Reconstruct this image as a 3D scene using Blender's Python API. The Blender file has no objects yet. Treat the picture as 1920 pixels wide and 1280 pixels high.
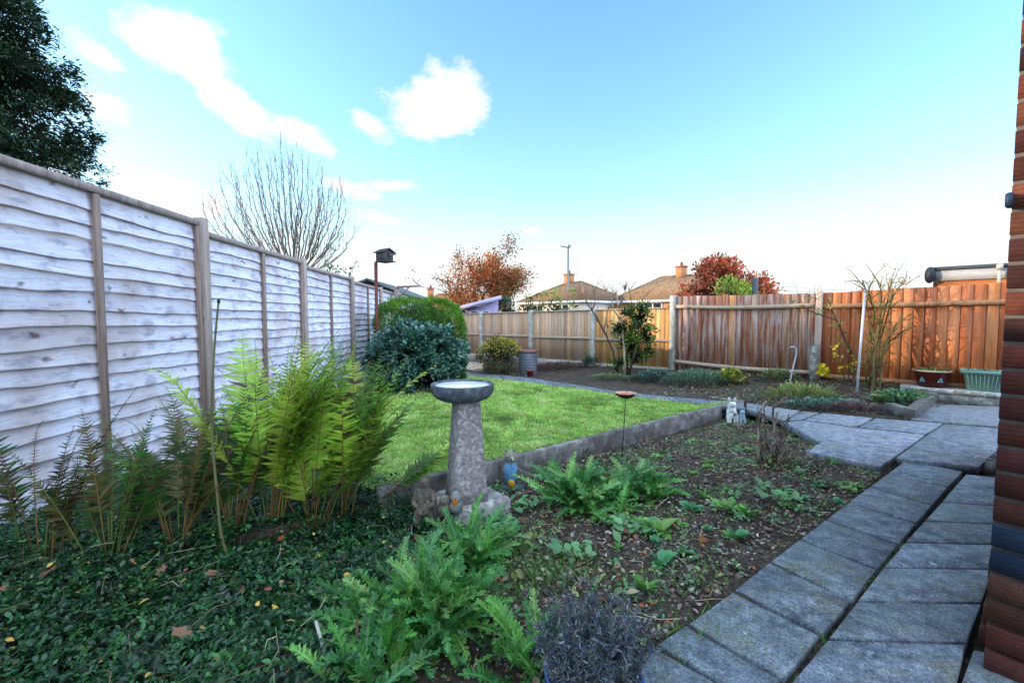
import bpy, math
import numpy as np
from mathutils import Vector, noise as mnoise

rng = np.random.default_rng(11)
sc = bpy.context.scene
COL = sc.collection
R = math.radians
PI = math.pi

# ------------------------------------------------------------------ camera model
F, TH, EYE, SL = 820.0, R(3.0), 0.95, 0.028      # focal length in photo px, pitch, eye height, fall of the ground
CT, ST = math.cos(TH), math.sin(TH)


def ray(px, py):
    u, v = (px - 960) / F, (640 - py) / F
    return np.array((u, CT + v * ST, -ST + v * CT))


def at(px, py, Y):
    d = ray(px, py)
    k = Y / d[1]
    return np.array((d[0] * k, Y, EYE + d[2] * k))


def gp(px, py, off=0.0):
    d = ray(px, py)
    k = (off - EYE) / (d[2] + SL * d[1])
    return np.array((d[0] * k, d[1] * k, EYE + d[2] * k))


# ------------------------------------------------------------------ mesh builder
OFF = {}


class MB:
    def __init__(s):
        s.v, s.c, s.f3, s.f4, s.fn, s.n = [], [], [], [], [], 0

    def add(s, v, f3=None, f4=None, col=(1, 1, 1), fn=None):
        v = np.asarray(v, float).reshape(-1, 3)
        c = np.asarray(col, float)
        if c.ndim == 1:
            c = np.tile(c, (len(v), 1))
        if f3 is not None and len(f3):
            s.f3.append(np.asarray(f3, int).reshape(-1, 3) + s.n)
        if f4 is not None and len(f4):
            s.f4.append(np.asarray(f4, int).reshape(-1, 4) + s.n)
        if fn:
            s.fn += [[i + s.n for i in f] for f in fn]
        s.v.append(v)
        s.c.append(c[:, :3])
        s.n += len(v)
        return s

    def box(s, c, ax, ay, az, col=(1, 1, 1), bev=0.0):
        c, ax, ay, az = (np.asarray(q, float) for q in (c, ax, ay, az))
        if bev:
            la, lb, lc = (np.linalg.norm(q) for q in (ax, ay, az))
            ux, uy, uz = ax / la, ay / lb, az / lc
            V = []
            for k, (z, ins) in enumerate(((-lc, bev), (-lc + bev, 0), (lc - bev, 0), (lc, bev))):
                for sx, sy in ((-1, -1), (1, -1), (1, 1), (-1, 1)):
                    a, b = la - ins, lb - ins
                    if sx * sy > 0:
                        V.append(c + uz * z + ux * sx * (a - bev) + uy * sy * b)
                        V.append(c + uz * z + ux * sx * a + uy * sy * (b - bev))
                    else:
                        V.append(c + uz * z + ux * sx * a + uy * sy * (b - bev))
                        V.append(c + uz * z + ux * sx * (a - bev) + uy * sy * b)
            # order round the octagon
            idx = [1, 0, 3, 2, 5, 4, 7, 6]
            ring = []
            for k in range(4):
                P = np.array(V[k * 8:(k + 1) * 8]) - c - uz * np.dot(V[k * 8] - c, uz)
                ang = np.arctan2(P @ uy, P @ ux)
                ring.append([k * 8 + i for i in np.argsort(ang)])
            f4 = []
            for k in range(3):
                for i in range(8):
                    j = (i + 1) % 8
                    f4.append((ring[k][i], ring[k][j], ring[k + 1][j], ring[k + 1][i]))
            return s.add(V, None, f4, col, [ring[0][::-1], ring[3]])
        V = [c + sx * ax + sy * ay + sz * az for sz in (-1, 1) for sx, sy in ((-1, -1), (1, -1), (1, 1), (-1, 1))]
        return s.add(V, None, [(3, 2, 1, 0), (4, 5, 6, 7), (0, 1, 5, 4), (1, 2, 6, 5), (2, 3, 7, 6), (3, 0, 4, 7)], col)

    def prism(s, poly, h, col=(1, 1, 1), bev=0.0):
        """poly: top outline (n,3) counter-clockwise seen from above, extruded down by h"""
        P = np.asarray(poly, float)
        n = len(P)
        cen = P.mean(0)
        if bev:
            d = P - cen
            top = P - d / np.linalg.norm(d, axis=1)[:, None] * bev
            mid = P - [0, 0, bev]
            V = np.vstack((top, mid, P - [0, 0, h]))
            f4 = [(k * n + i, (k + 1) * n + i, (k + 1) * n + (i + 1) % n, k * n + (i + 1) % n) for k in (0, 1) for i in range(n)]
            return s.add(V, None, f4, col, [list(range(n)), list(range(3 * n - 1, 2 * n - 1, -1))])
        V = np.vstack((P, P - [0, 0, h]))
        f4 = [(i, n + i, n + (i + 1) % n, (i + 1) % n) for i in range(n)]
        return s.add(V, None, f4, col, [list(range(n)), list(range(2 * n - 1, n - 1, -1))])

    def tube(s, pts, rad, sides=6, col=(1, 1, 1), cap=True):
        P = np.asarray(pts, float)
        n = len(P)
        r = np.full(n, rad, float) if np.isscalar(rad) else np.asarray(rad, float)
        T = np.gradient(P, axis=0)
        T /= np.linalg.norm(T, axis=1)[:, None] + 1e-9
        ref = np.array((0, 0, 1.0)) if abs(T[0, 2]) < .9 else np.array((1.0, 0, 0))
        V = []
        a = np.linspace(0, 2 * PI, sides, endpoint=False)
        x = np.cross(T[0], ref)
        for i in range(n):
            x = x - T[i] * np.dot(x, T[i])
            x /= np.linalg.norm(x) + 1e-9
            y = np.cross(T[i], x)
            V.append(P[i] + r[i] * (np.cos(a)[:, None] * x + np.sin(a)[:, None] * y))
        V = np.vstack(V)
        f4 = [(k * sides + i, k * sides + (i + 1) % sides, (k + 1) * sides + (i + 1) % sides, (k + 1) * sides + i)
              for k in range(n - 1) for i in range(sides)]
        fn = [list(range(sides))[::-1], list(range((n - 1) * sides, n * sides))] if cap else None
        if not (isinstance(col, tuple) or np.asarray(col).ndim == 1):
            col = np.repeat(np.asarray(col), sides, axis=0)
        return s.add(V, None, f4, col, fn)

    def lathe(s, prof, c, segs=32, col=(1, 1, 1), sx=1, sy=1, rot=0, wob=0.0, wn=0):
        """prof: (r, z) from bottom to top"""
        c = np.asarray(c, float)
        a = np.linspace(0, 2 * PI, segs, endpoint=False)
        V = []
        for r, z in prof:
            rr = r * (1 + wob * np.cos(wn * a)) if wn else r
            x, y = rr * np.cos(a) * sx, rr * np.sin(a) * sy
            V.append(np.c_[x * math.cos(rot) - y * math.sin(rot), x * math.sin(rot) + y * math.cos(rot), np.full(segs, z)] + c)
        n = len(prof)
        f4 = [(k * segs + i, k * segs + (i + 1) % segs, (k + 1) * segs + (i + 1) % segs, (k + 1) * segs + i)
              for k in range(n - 1) for i in range(segs)]
        return s.add(np.vstack(V), None, f4, col, [list(range(segs))[::-1], list(range((n - 1) * segs, n * segs))])

    def blob(s, c, rad, col=(1, 1, 1), seg=16, rings=10, amp=.06, fr=3.0, seed=0.0):
        """lumpy ellipsoid"""
        c, rad = np.asarray(c, float), np.asarray(rad, float)
        V = []
        for k in range(rings + 1):
            t = PI * k / rings
            for i in range(seg):
                a = 2 * PI * i / seg
                d = np.array((math.sin(t) * math.cos(a), math.sin(t) * math.sin(a), math.cos(t)))
                m = 1 + amp * mnoise.noise(Vector(d * fr + seed)) * 2
                V.append(c + d * rad * m)
        f4 = [(k * seg + i, (k + 1) * seg + i, (k + 1) * seg + (i + 1) % seg, k * seg + (i + 1) % seg)
              for k in range(rings) for i in range(seg)]
        return s.add(V, None, f4, col)

    def scatter(s, tv, tf, M, O, col):
        """template verts (n,3), tris (m,3), matrices (k,3,3), offsets (k,3), colours (k,3) or (k,n,3)"""
        tv, tf, M, O, col = np.asarray(tv, float), np.asarray(tf, int), np.asarray(M), np.asarray(O), np.asarray(col, float)
        k, n = len(O), len(tv)
        if k == 0:
            return s
        V = np.einsum('kij,nj->kni', M, tv) + O[:, None, :]
        Fc = (tf[None] + (np.arange(k) * n)[:, None, None]).reshape(-1, 3)
        if col.ndim == 2:
            col = np.repeat(col[:, None, :], n, axis=1)
        return s.add(V.reshape(-1, 3), Fc, None, col.reshape(-1, 3))

    def build(s, name, mat, parent=None, smooth=False):
        V = np.vstack(s.v)
        C = np.vstack(s.c)
        if parent is not None:
            V = V - OFF[parent.name]
        me = bpy.data.meshes.new(name)
        F3 = np.vstack(s.f3) if s.f3 else np.zeros((0, 3), int)
        F4 = np.vstack(s.f4) if s.f4 else np.zeros((0, 4), int)
        fl = [i for f in s.fn for i in f]
        loops = np.concatenate((F3.ravel(), F4.ravel(), np.array(fl, int)))
        tot = np.concatenate((np.full(len(F3), 3), np.full(len(F4), 4), np.array([len(f) for f in s.fn], int))).astype(int)
        start = np.concatenate(([0], np.cumsum(tot)[:-1]))
        me.vertices.add(len(V))
        me.vertices.foreach_set('co', V.astype(np.float32).ravel())
        me.loops.add(len(loops))
        me.loops.foreach_set('vertex_index', loops.astype(np.int32))
        me.polygons.add(len(tot))
        me.polygons.foreach_set('loop_start', start.astype(np.int32))
        me.polygons.foreach_set('loop_total', tot.astype(np.int32))
        if smooth:
            me.polygons.foreach_set('use_smooth', np.ones(len(tot), bool))
        at_ = me.attributes.new('Col', 'FLOAT_COLOR', 'POINT')
        at_.data.foreach_set('color', np.c_[C, np.ones(len(C))].astype(np.float32).ravel())
        me.update(calc_edges=True)
        me.validate()
        me.materials.append(mat)
        o = bpy.data.objects.new(name, me)
        COL.objects.link(o)
        if parent is not None:
            o.parent = parent
            OFF[o.name] = OFF[parent.name]
        else:
            OFF[o.name] = np.zeros(3)
        return o


def tag(o, label, cat, group=None, kind=None):
    o['label'] = label
    o['category'] = cat
    if group:
        o['group'] = group
    if kind:
        o['kind'] = kind
    return o


def thing(name, loc, label, cat, group=None):
    o = bpy.data.objects.new(name, None)
    o.empty_display_size = .1
    COL.objects.link(o)
    o.location = Vector(loc)
    OFF[o.name] = np.asarray(loc, float)
    return tag(o, label, cat, group)


def single(mb, name, mat, loc, label, cat, group=None, smooth=False):
    """a thing that is one mesh, with its origin at its base"""
    OFF['__tmp'] = np.asarray(loc, float)
    mb.v = [np.vstack(mb.v) - OFF['__tmp']]
    o = mb.build(name, mat, None, smooth)
    o.location = Vector(loc)
    OFF[o.name] = np.asarray(loc, float)
    return tag(o, label, cat, group)


def struct(mb, name, mat, kind='structure', smooth=False):
    o = mb.build(name, mat, None, smooth)
    o['kind'] = kind
    return o


def dup(root, loc, rz, scale=1.0, label=None):
    r = root.copy()
    COL.objects.link(r)
    r.location = Vector(loc)
    r.rotation_euler = (0, 0, rz)
    r.scale = (scale,) * 3
    if label:
        r['label'] = label
    for ch in list(root.children):
        c = ch.copy()
        COL.objects.link(c)
        c.parent = r
    return r


# ------------------------------------------------------------------ materials
def srgb(h, k=1.0):
    r = []
    for i in (0, 2, 4):
        v = int(h[i:i + 2], 16) / 255
        r.append((v / 12.92 if v <= .04045 else ((v + .055) / 1.055) ** 2.4) * k)
    return np.array(r)


class NT:
    def __init__(s, name):
        s.m = bpy.data.materials.new(name)
        s.m.use_nodes = True
        s.t = s.m.node_tree
        s.t.nodes.clear()

    def n(s, typ, out=0, props=None, **ins):
        nd = s.t.nodes.new(typ)
        for k, v in (props or {}).items():
            setattr(nd, k, v)
        for k, v in ins.items():
            key = int(k[1:]) if k[0] == '_' else k.replace('__', ' ')
            sock = nd.inputs[key]
            if isinstance(v, bpy.types.NodeSocket):
                s.t.links.new(v, sock)
            else:
                if sock.type == 'RGBA' and len(v) == 3:
                    v = tuple(v) + (1,)
                sock.default_value = v
        return nd.outputs[out]

    def math(s, op, a, b=0.0, c=0.0, clamp=False):
        return s.n('ShaderNodeMath', 0, {'operation': op, 'use_clamp': clamp}, _0=a, _1=b, _2=c)

    def mix(s, f, a, b, blend='MIX'):
        nd = s.t.nodes.new('ShaderNodeMix')
        nd.data_type = 'RGBA'
        nd.blend_type = blend
        nd.clamp_factor = True
        for i, v in ((0, f), (6, a), (7, b)):
            if isinstance(v, bpy.types.NodeSocket):
                s.t.links.new(v, nd.inputs[i])
            elif i == 0:
                nd.inputs[0].default_value = v
            else:
                nd.inputs[i].default_value = tuple(v)[:3] + (1,)
        return nd.outputs[2]

    def ramp(s, f, stops):
        nd = s.t.nodes.new('ShaderNodeValToRGB')
        s.t.links.new(f, nd.inputs[0])
        e = nd.color_ramp.elements
        while len(e) < len(stops):
            e.new(.5)
        for i, (p, c) in enumerate(stops):
            e[i].position = p
            e[i].color = (tuple(c) if hasattr(c, '__len__') else (c,) * 3) + (1,)
        return nd.outputs[0]

    def coord(s, scale=(1, 1, 1), which='Object', rotz=0.0):
        tc = s.t.nodes.new('ShaderNodeTexCoord')
        return s.n('ShaderNodeMapping', 0, None, Vector=tc.outputs[which], Scale=tuple(scale), Rotation=(0, 0, rotz))

    def noise(s, vec, scale, detail=6, rough=.6, out=0, dist=0.0):
        return s.n('ShaderNodeTexNoise', out, None, Vector=vec, Scale=scale, Detail=detail, Roughness=rough, Distortion=dist)

    def attr(s, name='Col'):
        return s.n('ShaderNodeAttribute', 0, {'attribute_name': name})

    def bump(s, h, strength=.4, dist=.01, normal=None):
        kw = dict(Strength=strength, Distance=dist, Height=h)
        if normal is not None:
            kw['Normal'] = normal
        return s.n('ShaderNodeBump', 0, None, **kw)

    def done(s, col, rough=.8, normal=None, trans=0.0, spec=.4, metal=0.0, coat=0.0):
        b = s.t.nodes.new('ShaderNodeBsdfPrincipled')
        for k, v in (('Base Color', col), ('Roughness', rough), ('Normal', normal), ('Metallic', metal)):
            if isinstance(v, bpy.types.NodeSocket):
                s.t.links.new(v, b.inputs[k])
            elif v is not None:
                b.inputs[k].default_value = tuple(v)[:3] + (1,) if k == 'Base Color' else v
        b.inputs['Specular IOR Level'].default_value = spec
        out = b.outputs[0]
        if trans:
            tr = s.t.nodes.new('ShaderNodeBsdfTranslucent')
            if isinstance(col, bpy.types.NodeSocket):
                s.t.links.new(col, tr.inputs[0])
            mx = s.t.nodes.new('ShaderNodeMixShader')
            mx.inputs[0].default_value = trans
            s.t.links.new(out, mx.inputs[1])
            s.t.links.new(tr.outputs[0], mx.inputs[2])
            out = mx.outputs[0]
        o = s.t.nodes.new('ShaderNodeOutputMaterial')
        s.t.links.new(out, o.inputs[0])
        return s.m


def m_vary(name, scale=8, amt=.35, rough=.85, bump=.3, bscale=60, bdist=.004, stretch=(1, 1, 1), spec=.3, trans=0.0, metal=0.0, rotz=0.0):
    """vertex colour times noise"""
    t = NT(name)
    v = t.coord(stretch, rotz=rotz)
    n1 = t.noise(v, scale)
    f = t.ramp(n1, [(.25, 1 - amt), (.75, 1 + amt)])
    col = t.mix(1.0, t.attr(), f, 'MULTIPLY')
    nb = t.bump(t.noise(v, bscale, 5), bump, bdist) if bump else None
    return t.done(col, rough, nb, trans, spec, metal)


def m_leaf(name, rough=.5, trans=.25, spec=.4):
    t = NT(name)
    g = t.n('ShaderNodeNewGeometry', 6)
    col = t.mix(g, t.attr(), (.55, .62, .5), 'MULTIPLY')
    col = t.mix(.35, t.attr(), col)
    n1 = t.ramp(t.noise(t.coord(), 9, 3), [(.3, .7), (.7, 1.25)])
    col = t.mix(1.0, t.attr(), n1, 'MULTIPLY')
    return t.done(col, rough, None, trans, spec)


def m_soil():
    t = NT('soil')
    v = t.coord()
    n1, n2, n3 = t.noise(v, 3.0, 8, .7), t.noise(v, 45, 8, .75), t.noise(v, 11, 6)
    c = t.ramp(n2, [(.3, srgb('1d1712')), (.5, srgb('4a3d35')), (.72, srgb('80736a'))])
    c = t.mix(t.ramp(n1, [(.4, 0.0), (.65, .75)]), c, srgb('3a3a24'))
    c = t.mix(t.ramp(n3, [(.5, 0.0), (.75, .6)]), c, srgb('6a5a50'))
    c = t.mix(1.0, c, t.attr(), 'MULTIPLY')
    return t.done(c, .95, t.bump(n2, .9, .03), spec=.2)


def m_lap():
    """weathered pale larch-lap board"""
    t = NT('weathered_lap_board')
    v = t.coord()
    sep = t.n('ShaderNodeSeparateXYZ', 1, None, Vector=v)
    sz = t.n('ShaderNodeSeparateXYZ', 2, None, Vector=v)
    warp = t.noise(v, 2.2, 3)
    zz = t.math('ADD', sz, t.math('MULTIPLY', warp, .10))
    gv = t.n('ShaderNodeCombineXYZ', 0, None, X=0.0, Y=t.math('MULTIPLY', sep, 1.1), Z=t.math('MULTIPLY', zz, 34))
    g = t.noise(gv, 3.5, 8, .65)
    c = t.ramp(g, [(.25, srgb('9a959c')), (.42, srgb('d2d0da')), (.7, srgb('ececf4'))])
    pat = t.noise(v, 1.7, 5)
    c = t.mix(t.ramp(pat, [(.45, 0.0), (.62, .55)]), c, srgb('b0988a'))
    blot = t.noise(t.n('ShaderNodeCombineXYZ', 0, None, X=0.0, Y=t.math('MULTIPLY', sep, 3), Z=t.math('MULTIPLY', sz, 7)), 2.0, 6)
    c = t.mix(t.ramp(blot, [(.52, 0.0), (.66, .6)]), c, srgb('857f8e'))
    kv = t.n('ShaderNodeCombineXYZ', 0, None, X=0.0, Y=t.math('MULTIPLY', sep, 3.0), Z=t.math('MULTIPLY', sz, 8.5))
    kn = t.n('ShaderNodeTexVoronoi', 0, {'feature': 'F1'}, Vector=t.n('ShaderNodeVectorMath', 0, {'operation': 'ADD'}, _0=kv, _1=t.noise(v, 8, 2, out=1)), Scale=1.0)
    c = t.mix(t.ramp(kn, [(.05, .8), (.17, 0.0)]), c, srgb('5a4038'))
    c = t.mix(1.0, c, t.attr(), 'MULTIPLY')
    return t.done(c, .85, t.bump(g, .35, .004), spec=.2)


def m_wood(name, a, b, bleach=None, streak=26, rotz=0.0, bl=.75):
    """vertical boards: grain runs up; colours multiply with the board colour"""
    t = NT(name)
    v = t.coord((streak, streak, 1.3), rotz=rotz)
    g = t.noise(v, 2.2, 8, .7)
    c = t.ramp(g, [(.3, srgb(a)), (.7, srgb(b))])
    c = t.mix(1.0, c, t.attr(), 'MULTIPLY')
    if bleach:
        v2 = t.coord((11, 11, .9), rotz=rotz)
        b1 = t.noise(v2, 1.6, 7, .75)
        b2 = t.noise(t.coord((.55, .55, .55)), 1.1, 2)
        f = t.math('MULTIPLY', t.ramp(b1, [(.44, 0.0), (.72, 1.0)]), t.ramp(b2, [(.22, 0.0), (.42, bl)]))
        c = t.mix(f, c, srgb(bleach))
    kn = t.n('ShaderNodeTexVoronoi', 0, None, Vector=t.coord((7, 7, 2.2)), Scale=1.0)
    c = t.mix(t.ramp(kn, [(.03, .7), (.09, 0.0)]), c, srgb('4a2c1c'))
    return t.done(c, .8, t.bump(g, .3, .004), spec=.2)


def m_slab():
    t = NT('concrete_slab')
    v = t.coord()
    big, fine, mid = t.noise(v, 2.3, 5), t.noise(v, 240, 4, .7), t.noise(v, 16, 7, .7)
    c = t.ramp(mid, [(.38, srgb('585b62')), (.50, srgb('82868a')), (.62, srgb('a8aaab'))])
    c = t.mix(t.ramp(big, [(.35, 0.0), (.7, .5)]), c, srgb('94969a'))
    yel = t.noise(v, 5.5, 7, .75)
    c = t.mix(t.ramp(yel, [(.50, 0.0), (.64, .6)]), c, srgb('8a8462'))
    w = t.noise(v, 17, 8, .8)
    c = t.mix(t.ramp(w, [(.60, 0.0), (.64, .75)]), c, srgb('d0d4d2'))
    d = t.noise(v, 24, 8, .85)
    c = t.mix(t.ramp(d, [(.57, 0.0), (.68, .7)]), c, srgb('2f343c'))
    sp = t.noise(v, 130, 4, .8)
    c = t.mix(1.0, c, t.ramp(sp, [(.40, .5), (.60, 1.4)]), 'MULTIPLY')
    c = t.mix(1.0, c, t.ramp(fine, [(.25, .55), (.75, 1.05)]), 'MULTIPLY')
    c = t.mix(1.0, c, t.attr(), 'MULTIPLY')
    c = t.mix(1.0, c, (.64, .70, .74), 'MULTIPLY')
    nb = t.bump(mid, .35, .006, t.bump(fine, .5, .002))
    return t.done(c, .75, nb, spec=.35)


def m_conc(name, a='6d6a66', b='a3a19c', lich='c9c8bf', dark='3c3a38', scale=9):
    t = NT(name)
    v = t.coord()
    n1, n2, n3, fine = t.noise(v, scale, 8, .7), t.noise(v, scale * 3.5, 8, .75), t.noise(v, scale * 1.4, 6), t.noise(v, 220, 3)
    c = t.ramp(n1, [(.32, srgb(a)), (.68, srgb(b))])
    c = t.mix(t.ramp(n3, [(.50, 0.0), (.60, .7)]), c, srgb(lich))
    c = t.mix(t.ramp(n2, [(.54, 0.0), (.62, .8)]), c, srgb(dark))
    c = t.mix(1.0, c, t.attr(), 'MULTIPLY')
    return t.done(c, .9, t.bump(n2, .5, .006, t.bump(fine, .4, .0015)), spec=.2)


def m_lawn():
    t = NT('lawn_turf')
    v = t.coord()
    n1, n2 = t.noise(v, 2.2, 5), t.noise(v, 26, 6, .7)
    c = t.ramp(n2, [(.35, srgb('3d5a28')), (.5, srgb('6a9048')), (.65, srgb('9cb070'))])
    c = t.mix(t.ramp(n1, [(.45, 0.0), (.7, .5)]), c, srgb('8d9a50'))
    return t.done(c, .9, t.bump(n2, .8, .02), spec=.1)


def m_brick():
    t = NT('rustic_brick')
    v = t.coord()
    n1, n2 = t.noise(v, 30, 7, .7), t.noise(v, 140, 4)
    w = t.n('ShaderNodeTexWave', 1, {'wave_type': 'BANDS', 'bands_direction': 'Z'}, Vector=v, Scale=24.0, Distortion=2.2, Detail=2.0, Detail__Scale=2.0)
    c = t.mix(1.0, t.attr(), t.ramp(n1, [(.25, .6), (.75, 1.35)]), 'MULTIPLY')
    c = t.mix(1.0, c, t.ramp(w, [(.1, .8), (.6, 1.05)]), 'MULTIPLY')
    return t.done(c, .85, t.bump(w, .14, .003, t.bump(n2, .4, .002)), spec=.25)


def m_roof():
    t = NT('roof_tile')
    v = t.coord()
    sz = t.n('ShaderNodeSeparateXYZ', 2, None, Vector=v)
    band = t.math('FRACT', t.math('MULTIPLY', sz, 6.0))
    n1 = t.noise(v, 3, 6, .7)
    c = t.mix(1.0, t.attr(), t.ramp(n1, [(.3, .6), (.7, 1.35)]), 'MULTIPLY')
    c = t.mix(1.0, c, t.ramp(band, [(.0, .5), (.25, 1.0)]), 'MULTIPLY')
    return t.done(c, .9, None, spec=.1)


def m_plain(name, hexc, rough=.5, spec=.4, metal=0.0, k=1.0):
    t = NT(name)
    n = t.ramp(t.noise(t.coord(), 14, 5), [(.3, .8), (.7, 1.15)])
    return t.done(t.mix(1.0, t.mix(1.0, srgb(hexc, k), t.attr(), 'MULTIPLY'), n, 'MULTIPLY'), rough, None, 0, spec, metal)


def m_glass():
    t = NT('window_glass')
    n = t.ramp(t.noise(t.coord(), 2, 2), [(.3, .02), (.7, .06)])
    return t.done(n, .08, None, 0, .8)


def m_water():
    t = NT('bird_bath_ice')
    n = t.ramp(t.noise(t.coord(), 9, 4), [(.3, .72), (.7, .88)])
    return t.done(n, .25, None, 0, .6)


M = dict(
    soil=m_soil(), lap=m_lap(), slab=m_slab(), lawn=m_lawn(), brick=m_brick(), roof=m_roof(), glass=m_glass(), ice=m_water(),
    frame=m_wood('fence_frame_wood', '80726a', 'b4a8a0', None, 20),
    back=m_wood('feather_edge_board', 'c4bdb6', 'fbf6f0', 'b8aa98', 22, R(42), .35),
    right=m_wood('stained_board', 'c0b4aa', 'fff6ee', 'd4cac2', 20, R(-43), .95), rsun=m_wood('stained_board_sunlit', 'c0b4aa', 'fff6ee', 'cfb49a', 20, R(-43), .35),
    railw=m_wood('fence_rail', '9c8a76', 'cdbfac'),
    conc=m_conc('aged_concrete'), lichen=m_conc('lichen_stone', '7e7672', 'a8a09a', 'd0cac0', '4a4440', 30), kerb=m_conc('kerb_concrete', '55504b', '7d7871', '94918a', '35322f', 6),
    post=m_conc('concrete_post', '8f8c84', 'bdb9ae', 'cfccc2', '77746c', 7),
    stone=m_conc('mossy_stone', '4c463c', '6f675a', '86806f', '2e2a22', 26),
    bowl=m_conc('bath_bowl_concrete', '44464a', '64666a', '7c7e80', '303234', 16),
    leaf=m_leaf('leaf', .5, .25), gloss=m_leaf('glossy_leaf', .32, .12, .5), grass=m_leaf('grass_blade', .6, .3, .2),
    dry=m_leaf('dry_leaf', .8, .2, .2), bark=m_vary('bark', 14, .4, .9, .5, 50, .006, (1, 1, .25)),
    paint=m_vary('painted', 10, .12, .6, .1, 80, .001), ornament=m_vary('faded_paint', 38, .55, .8, .6, 90, .003),
    zinc=m_vary('galvanised_steel', 9, .3, .5, .15, 40, .002, (1, 1, .4), .5, 0, .5),
    ceramic=m_vary('glazed_pot', 10, .15, .3, 0, 1), plastic=m_vary('plastic_pot', 14, .1, .5, .1, 90, .001),
    pebble=m_vary('pebble', 20, .3, .9, .2, 90, .002), render=m_vary('render_wall', 4, .1, .9, .1, 60, .002),
    metal=m_vary('dark_metal', 18, .3, .55, .1, 60, .001, spec=.5), litter=m_vary('litter', 20, .3, .9, 0, 1),
    copper=m_vary('rusty_copper', 30, .5, .6, .3, 90, .002, spec=.5),
)


# ------------------------------------------------------------------ ground shape
def inpoly(x, y, P):
    x, y = np.asarray(x, float), np.asarray(y, float)
    r = np.zeros(x.shape, bool)
    n = len(P)
    for i in range(n):
        x0, y0, x1, y1 = P[i][0], P[i][1], P[(i + 1) % n][0], P[(i + 1) % n][1]
        c = ((y0 > y) != (y1 > y)) & (x < (x1 - x0) * (y - y0) / (y1 - y0 + 1e-12) + x0)
        r ^= c
    return r


K0, DK = np.array((-.15, 3.115)), np.array((.762, .647))
NK = np.array((.647, -.762))                       # from the lawn kerb towards the flagstone path
C0, DR, DB = np.array((3.40, 9.22)), np.array((.727, -.687)), np.array((-.743, .669))   # fence corner, right fence, back fence
NR, NB = np.array((-.687, -.727)), np.array((-.669, -.743))
BED_PX = [(835, 693), (1000, 709), (1170, 735), (1396, 752), (1500, 767), (1640, 781), (1711, 781), (1750, 747)]
BED = [gp(*p)[:2] for p in BED_PX] + [C0 + DR * 3.6, C0, C0 + DB * 7.5]
PATH_PX = [(820, 706), (870, 705.5), (1060, 725), (1200, 744.5), (1316, 758), (1396, 764), (1396, 753), (1170, 735.5), (1000, 709.5), (835, 693.5), (805, 694)]


SGAP = float((gp(1546, 1192, -.03)[:2] - K0) @ NK)


def sstep(a, b, x):
    t = np.clip((x - a) / (b - a), 0, 1)
    return t * t * (3 - 2 * t)


def gz(x, y):
    x, y = np.asarray(x, float), np.asarray(y, float)
    base = -SL * np.clip(y, -6, 16)
    s = (x - K0[0]) * NK[0] + (y - K0[1]) * NK[1]
    r = (x - C0[0]) * NR[0] + (y - C0[1]) * NR[1]
    b = (x - C0[0]) * NB[0] + (y - C0[1]) * NB[1]
    off = np.where(s > 0, -.155 + .115 * sstep(.2, 1.7, s), -.07)
    off = np.where(s > 1.76, np.where(s > 1.86, -.085, -.042), off)
    off = np.where((s > SGAP - .05) & (s < SGAP + .05), -.052, off)
    tt = (x - K0[0]) * DK[0] + (y - K0[1]) * DK[1]
    kk = sstep(3.9, 5.0, tt)
    off = np.where((s > 0) & (s < 1.76), off * (1 - kk) - .03 * kk, off)
    left = sstep(-1.0, -2.3, x)
    off = np.where((s > 0) & (s < 1.76), off * (1 - left) - .02 * left, off)
    off = np.where(s > 3.2, -.06, off)
    m = np.minimum(r, b)
    fade = np.where(r < b, 1.0, np.clip((x + .9) / 3.4, 0, 1))
    bed = -.012 + .14 * fade * (1 - np.clip(m / 1.4, 0, 1))
    off = np.where(inpoly(x, y, BED), bed, off)
    off = np.where((m < 0) | (x < -2.55 - .0427 * y), -.12, off)
    far = np.hypot(x, y)
    return np.where(far < 60, base + off, np.minimum(base + off, -.5))


def bumps(x, y):
    """lumpy tilth, only used for the soil sheet"""
    out = np.zeros(x.shape)
    fx, fy = x.ravel(), y.ravel()
    o = out.ravel()
    for i in range(len(fx)):
        p = Vector((fx[i] * 5, fy[i] * 5, 0))
        o[i] = mnoise.noise(p) * .016 + mnoise.noise(p * 4.1) * .010
    return o.reshape(x.shape)


def zat(x, y):
    return float(gz(np.array([x]), np.array([y]))[0])


def G(px, py):
    """point of the ground sheet seen at a photo position: march along the ray"""
    d = ray(px, py)
    k = np.arange(.6, 14, .01)
    X, Y, Z = d[0] * k, d[1] * k, EYE + d[2] * k
    hit = np.argmax(Z < gz(X, Y))
    p = np.array((X[hit], Y[hit], 0.0))
    p[2] = zat(p[0], p[1])
    return p


# ------------------------------------------------------------------ setting: soil sheet, lawn, paths
def axis(lo, hi, step, far):
    a = list(np.arange(lo, hi + 1e-6, step))
    d = step
    while a[-1] < far:
        d *= 1.35
        a.append(a[-1] + d)
    d = step
    while a[0] > -far:
        d *= 1.35
        a.insert(0, a[0] - d)
    return np.array(a)


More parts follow.
